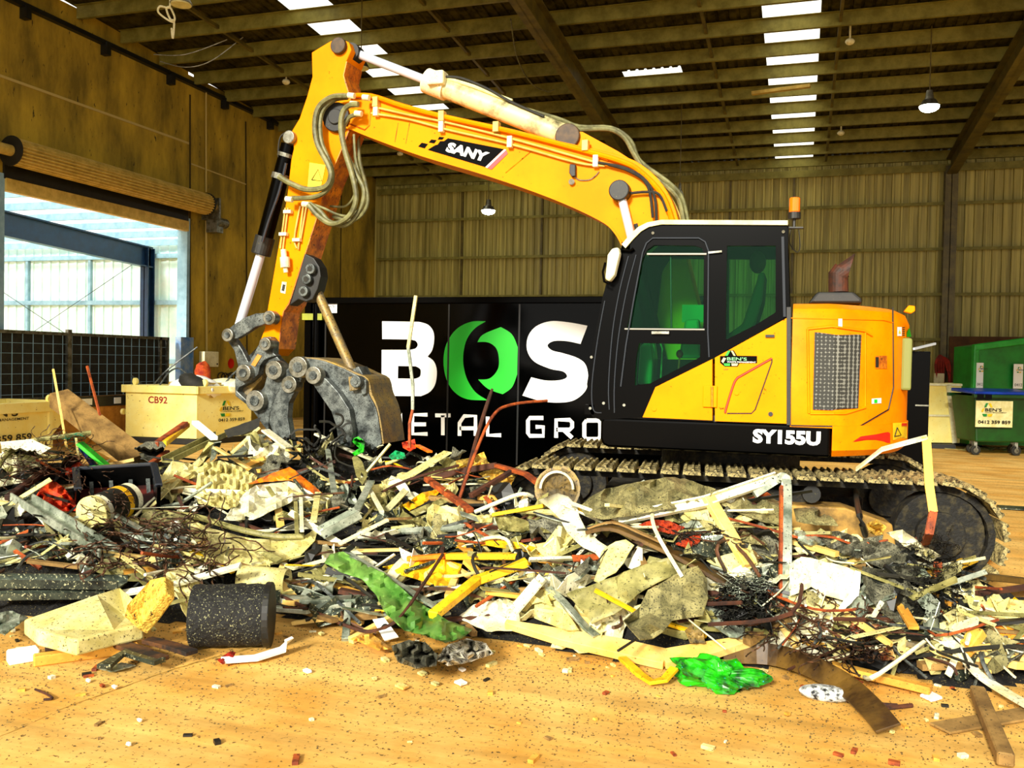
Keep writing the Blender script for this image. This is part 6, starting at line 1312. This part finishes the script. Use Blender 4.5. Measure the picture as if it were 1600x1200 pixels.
# floor pieces
plank('orange_timber', 'clean orange timber batten on the floor at lower left', 'timber', (52, 1032), (215, 1010), .07, .06, 'wood', .03, .03)
plank('white_block', 'white block on the floor left of the orange batten', 'block', (12, 1028), (60, 1020), .1, .07, 'white', .03, .03)
for pts, lb in (([(70, 1012), (170, 1000), (230, 1020)], 'dark burnt plank crossing above the orange batten'), ([(165, 998), (215, 1018), (255, 1030)], 'burnt yellow brown plank crossing down right'), ([(230, 1000), (270, 1010), (300, 1020)], 'burnt plank end at the right of the batten group'), ([(162, 1042), (195, 1020), (250, 1034)], 'folded black strip on the floor before the burnt planks')):
    bar('burnt_plank', lb, 'plank', [(x, y, .06) for x, y in pts], .08, .025, 'burnt' if 'black' not in lb else 'darkgalv', 0)
sheet('metal_offcut', 'grey flat offcut under the folded black strip', 'offcut', [(152, 1044), (190, 1036), (212, 1040), (175, 1050)], 'galv', .015, .01)
bar('plastic_strip', 'white broken plastic strip with red end on the floor', 'strip', [(345, 1032, .03), (400, 1028, .03), (442, 1015, .03), (452, 998, .1)], .07, .02, 'white', 0)
sheet('red_scrap', 'small dark red scrap left of the white plastic strip', 'scrap', [(340, 1032), (360, 1018), (368, 1020), (362, 1032), (348, 1038)], 'redpaint', .03, .03)
sheet('paint_tin_lid', 'pale green bowed sheet at the left edge of the floor', 'sheet', [(-20, 960), (20, 955), (44, 965), (8, 992), (-20, 985)], 'galv', .1, .04)
for x, y, w_, m_, lb in ((480, 1048, 14, 'white', 'square white chip on the floor left of the tile'), (628, 1072, 22, 'palewood', 'tan tile on the floor before the mesh ball'), (660, 1052, 16, 'cream', 'torn cream card on the floor under the mesh ball'), (680, 1068, 14, 'cream', 'torn cream card, lower of two by the mesh ball'), (720, 1066, 20, 'white', 'white shard on the floor right of the torn cards'), (722, 1046, 12, 'white', 'white pebble like chip above the white shard'), (138, 1063, 8, 'white', 'white chip on the floor at left'), (218, 1125, 8, 'white', 'white stone on the floor at lower left'), (201, 1162, 8, 'white', 'white stone on the floor at the bottom left'), (160, 1071, 9, 'rust', 'brown chip on the floor at left'), (179, 1073, 9, 'white', 'flat white chip right of the brown chip'), (930, 1123, 8, 'wood', 'small tan pebble on the floor at the bottom centre'), (1455, 1088, 34, 'white', 'folded white card on the floor at right'), (1447, 1125, 8, 'cream', 'cream pebble on the floor right of the brown band'), (1394, 1143, 8, 'cream', 'cream pebble below the end of the brown band'), (1230, 1115, 10, 'wood', 'small tan chip on the floor left of the brown band'), (502, 990, 10, 'cream', 'cream chip beside the L shaped frame foot'), (585, 1060, 8, 'cream', 'small cream chip left of the tan tile')):
    h = w_ * .42; a = random.uniform(-.4, .4)
    poly = [(x - w_ / 2, y - h * .1), (x + a * w_ * .3, y - h / 2), (x + w_ / 2, y + h * .15), (x - a * w_ * .3, y + h / 2)]
    sheet('floor_chip', lb, 'chip', poly, m_, .012, .008, 4, th=.012)
rod('bent_wire', 'small bent dark wire on the floor at lower left', 'wire', [(55, 1077), (70, 1083), (82, 1091), (68, 1093)], .006, 'rustdark', .01)

# ---- tangled wire
def tangle(label, cx, cy, rx, ry, n, r, m, lift=.1, amp=.16, ln=9):
    mb = MB()
    for k in range(n):
        a = random.uniform(0, 6.28); q = math.sqrt(random.random()); x = cx + rx * q * math.cos(a); y = cy + ry * q * math.sin(a); d = random.uniform(0, 6.28); P = []
        st_ = rx * .09
        for i in range(ln):
            P.append(M(x, y, lift + amp * random.random())); d += random.uniform(-.7, .7); x += math.cos(d) * st_; y += math.sin(d) * st_ * .6
        mb.tube(smoothline(P, 2), r, 4, cap=False)
    return tag(mb.build('wire_tangle', m), label, 'wire', kind='stuff')
tangle('thin grey wire tangle over the white plastic at far left', 60, 718, 80, 30, 70, .0035, 'wire', .12, .22)
tangle('brown wire tangle spread over the left of the heap', 245, 850, 120, 50, 90, .005, 'wire', .12, .16)
tangle('brown wire tangle below the white drum', 160, 800, 50, 45, 26, .004, 'wire', .18, .2)
tangle('dark fuzzy wire wool ball right of the crumpled sheet', 1160, 940, 42, 42, 170, .003, 'rubber', .08, .22)
tangle('pale fibres over the dark wire wool ball', 1165, 915, 34, 22, 80, .0018, 'galv', .2, .1)
tangle('brown wire mesh tangle at the lower right foot of the heap', 1290, 985, 90, 42, 80, .004, 'wire', .1, .16)
tangle('fine black wire cloud over the right of the heap', 1465, 905, 52, 70, 190, .0022, 'rubber', .04, .26)
tangle('rusty fine wires round the red rag', 1352, 1010, 34, 22, 50, .003, 'rustdark', .1, .12)
tangle('black cable loops around the grapple tip', 500, 690, 62, 20, 16, .012, 'rubber', .06, .14, 12)
tangle('green wire tangle beside the green board', 118, 690, 22, 14, 24, .003, mat('greenwire', (20, 110, 80), None), .16, .12)
tangle('fine wire scribble right of centre under the netting', 1080, 830, 60, 20, 26, .003, 'rubber', .12, .1)

# ---- general scrap: every piece its own object
# skyline of the heap in the photograph and its foot
TOP = [(-40, 700), (60, 700), (200, 712), (300, 704), (400, 690), (480, 694), (600, 706), (700, 722), (780, 744), (840, 764), (900, 776), (1000, 790), (1100, 790), (1200, 810), (1300, 838), (1400, 860), (1480, 892), (1520, 930), (1640, 950)]
BOT = [(-40, 985), (60, 980), (300, 975), (420, 975), (560, 985), (700, 990), (800, 1000), (900, 1018), (1100, 1022), (1300, 1030), (1400, 1040), (1500, 1050), (1640, 1060)]
KEEP += [[(25, 925), (255, 900), (262, 960), (200, 1008), (25, 1000)], [(295, 905), (425, 905), (425, 1005), (295, 1005)], [(115, 745), (255, 745), (250, 800), (210, 830), (110, 835)], [(0, 895), (200, 900), (200, 930), (0, 930)],
    [(920, 818), (1000, 820), (1150, 895), (1140, 925), (1050, 885)], [(825, 870), (840, 885), (690, 975), (665, 962)], [(780, 968), (1190, 1000), (1180, 1030), (1040, 1048), (790, 990)], [(30, 775), (180, 865), (165, 885), (25, 800)], [(495, 830), (565, 795), (575, 820), (510, 860)], [(965, 805), (1215, 740), (1220, 755), (970, 825)]]
def inside(x, y, q):
    r = False
    for i in range(len(q)):
        a, b = q[i], q[i - 1]
        if (a[1] > y) != (b[1] > y) and x < (b[0] - a[0]) * (y - a[1]) / (b[1] - a[1]) + a[0]: r = not r
    return r
def rnd_px(bias=1.0):
    for _ in range(30):
        x = random.uniform(-30, 1630); t = interp(TOP, x)[0] + 6; b = interp(BOT, x)[0] - 8
        y = t + (b - t) * random.random() ** bias
        if random.random() < .05 or not any(inside(x, y, q) for q in KEEP): return x, y
    return x, y
LAB = {'cream': 'cream painted', 'whitep': 'white painted', 'olive': 'olive grey', 'galv': 'bright galvanised', 'darkgalv': 'dark steel', 'yellowm': 'yellow painted', 'orangem': 'orange painted', 'rust': 'rusty orange', 'rustdark': 'dark rusty', 'wood': 'tan', 'palewood': 'pale', 'greywood': 'weathered brown', 'darksteel': 'black', 'net': 'drab olive', 'greynet': 'speckled grey', 'greensheet': 'green', 'whitep2': 'white'}
WSTRIP = ['cream'] * 7 + ['whitep'] * 7 + ['olive'] * 5 + ['galv'] * 7 + ['darkgalv'] * 5 + ['yellowm', 'rust', 'rustdark', 'rustdark'] + ['darksteel'] * 8  # black share raised so strips paint the dark gaps between pieces
WSHEET = ['cream'] * 6 + ['whitep'] * 5 + ['olive'] * 6 + ['galv'] * 4 + ['darkgalv'] * 5 + ['net'] * 4 + ['greynet'] * 4 + ['darksteel'] * 9  # extra black sheets likewise deepen the shaded gaps by colour
for k in range(290):
    x, y = rnd_px(.9); m_ = random.choice(WSTRIP); c = M(x, y, 0); sc = random.uniform(.5, 1.0)
    L = random.choice((.3, .45, .6, .8, 1.1)) * sc; a = random.gauss(0, .55) + random.choice((0, 0, math.pi)); el = random.gauss(.05, .28)
    if random.random() < .12: el = random.uniform(.5, 1.1)
    d = Vector((math.cos(a) , math.sin(a) , math.sin(el))).normalized(); kink = Vector((random.gauss(0, .3), random.gauss(0, .3), random.gauss(0, .2)))
    base = c + Vector((0, 0, random.uniform(.03, .12))); P = [base - d * L / 2, base + d * random.uniform(-.1, .1) * L, base + (d + kink * (random.random() < .5)).normalized() * L / 2]
    for p in P: p.z = max(p.z, heap(p.x, p.y) + .012, .015)
    wd = random.choice((.012, .02, .025, .035, .05)); th = random.choice((.006, .01, .02))
    tag(MB().bar(P, wd, th, up=Vector((random.gauss(0, .5), random.gauss(-.3, .5), 1))).build('metal_strip', m_), 'short ' + LAB[m_] + ' metal strip tangled in the scrap heap', 'strip', LAB[m_] + ' metal strips in the heap')
def crumple(c, L, Wd, seed, d, s, n, amp):
    mb = MB(); a_, b_ = 6, 5
    for i in range(a_ + 1):
        for j in range(b_ + 1):
            u = i / a_ - .5; v = j / b_ - .5; q = Vector((u * 3, v * 3, seed))
            off = amp * (noise.noise(q) + .6 * noise.noise(q * 2.1)) * L; uu = u * (1 + .3 * noise.noise(Vector((v * 2, seed, 0)))); vv = v * (1 + .4 * noise.noise(Vector((u * 2, 0, seed))))
            mb.v.append(c + d * (uu * L) + s * (vv * Wd) + n * off)
    for i in range(a_):
        for j in range(b_): q = i * (b_ + 1) + j; mb.f.append((q, q + 1, q + b_ + 2, q + b_ + 1))
    return mb
for k in range(285):
    x, y = rnd_px(.95); m_ = random.choice(WSHEET); c = M(x, y, 0); L = random.uniform(.12, .46); Wd = L * random.uniform(.2, .65)
    n = Vector((random.gauss(0, .55), random.gauss(-.5, .45), 1)).normalized(); d = n.orthogonal().normalized(); d = Matrix.Rotation(random.gauss(math.pi / 2 * 0, 1.2), 3, n) @ d; s = n.cross(d)
    mb = crumple(c + Vector((0, 0, random.uniform(.02, .08))), L, Wd, k * 1.3, d, s, n, random.uniform(.15, .5))
    for i, v in enumerate(mb.v): v.z = max(v.z, heap(v.x, v.y) - .02, .01)
    tag(mb.build('sheet_scrap', m_, None, solid=.005), 'small ' + LAB[m_] + ' crumpled sheet scrap lying in the heap', 'sheet', LAB[m_] + ' crumpled sheets in the heap')
for k in range(95):
    x, y = rnd_px(1.0); m_ = random.choice(['wood', 'palewood', 'greywood', 'palewood', 'rustdark']); c = M(x, y, .05); L = random.uniform(.2, .6); a = random.gauss(0, .6); d = Vector((math.cos(a), math.sin(a), random.gauss(0, .25))).normalized()
    P = [c - d * L / 2, c + d * L / 2]
    for p in P: p.z = max(p.z, heap(p.x, p.y) + .02, .02)
    tag(MB().bar(P, random.uniform(.03, .07), random.uniform(.015, .04)).build('wood_offcut', m_), 'short ' + LAB[m_] + ' timber offcut lying in the scrap heap', 'timber', LAB[m_] + ' timber offcuts in the heap')
for k in range(200):
    x, y = rnd_px(1.0); m_ = random.choice(['rubber', 'rubber', 'rubber', 'rustdark', 'gsteel', 'wire', 'rust', 'offwhite']); nm_ = {'rubber': 'black', 'rustdark': 'dark rusty', 'gsteel': 'grey', 'wire': 'brown', 'rust': 'orange rusty', 'offwhite': 'off white'}[m_]  # black weighted up to paint more shade into the gaps
    c = M(x, y, .06); L = random.uniform(.25, .9); a = random.uniform(0, 6.28); d = Vector((math.cos(a), math.sin(a), random.gauss(.1, .3))).normalized(); b = Vector((random.gauss(0, .3), random.gauss(0, .3), random.uniform(0, .3)))
    P = [c - d * L / 2, c + b * L * .5, c + d * L / 2]
    for p in P: p.z = max(p.z, heap(p.x, p.y) + .01, .01)
    tag(MB().tube(smoothline(P, 4), random.choice((.005, .008, .012)), 5).build('thin_rod', m_, None, smooth=True), 'thin ' + nm_ + ' rod or wire caught in the scrap heap', 'rod', nm_ + ' rods in the heap')
# chips round the foot of the heap and across the floor
for k in range(130):
    if k < 90: x = random.uniform(0, 1600); y = interp(BOT, x)[0] + abs(random.gauss(8, 26))
    else: x = random.uniform(0, 1600); y = random.uniform(1040, 1195)
    c = atZ(x, y, 0); s_ = random.uniform(.008, .028); m_ = random.choice(['cream', 'greywood', 'rust', 'darksteel', 'whitep', 'wood']); L_ = {'cream': 'cream', 'greywood': 'brown', 'rust': 'rusty', 'darksteel': 'black', 'whitep': 'white', 'wood': 'tan'}[m_]
    if heap(c.x, c.y) > .03: continue
    q = Matrix.Rotation(random.uniform(0, 6.28), 3, 'Z'); tag(MB().box(c + Vector((0, 0, s_ * .3)), (s_ * random.uniform(1, 3), s_, s_ * .6), q).build('debris_chip', m_), 'tiny ' + L_ + ' debris chip on the floor before the heap', 'chip', L_ + ' debris chips on the floor')
# fine grit strewn on the floor
mb = MB()
for k in range(5200):
    x = random.uniform(-20, 1620); y = interp(BOT, x)[0] + abs(random.gauss(0, 60)) + (0 if random.random() < .75 else random.uniform(0, 120)); c = atZ(x, min(y, 1215), 0); s_ = random.uniform(.002, .007)
    mb.add([c + Vector((s_, 0, 0)), c + Vector((-s_ * .5, s_ * .8, 0)), c + Vector((-s_ * .6, -s_ * .8, 0)), c + Vector((0, 0, s_ * 1.1))], [(0, 1, 3), (1, 2, 3), (2, 0, 3)])
tag(mb.build('grit', mat('grit', (110, 92, 46), (40, 32, 16), 30, .9)), 'fine grey brown grit strewn on the orange floor', 'grit', kind='stuff')
c = M(1560, 692); 
a = atZ(1530, 695, 0); mb = MB()
for k in range(26): p = atZ(1535 + random.gauss(0, 16), 702 + random.gauss(0, 1.6), .02); q = p + Vector((random.gauss(0, .25), random.gauss(0, .25), .03)); mb.bar([p, q], .06, .01)
tag(mb.build('swept_litter', 'olive'), 'small low pile of grey litter on the floor before the wheelie bin', 'litter', kind='stuff')
plank('steel_plate', 'thin grey plate lying on the far floor right of the track', 'plate', (1560, 792), (1625, 796), .25, .02, 'darkgalv', .02, .02)
bar('floor_rail', 'dark rusty flat beam lying on the floor at the right edge', 'beam', [(1500, 896, .03), (1640, 912, .03)], .22, .04, 'brownstrip', 0)
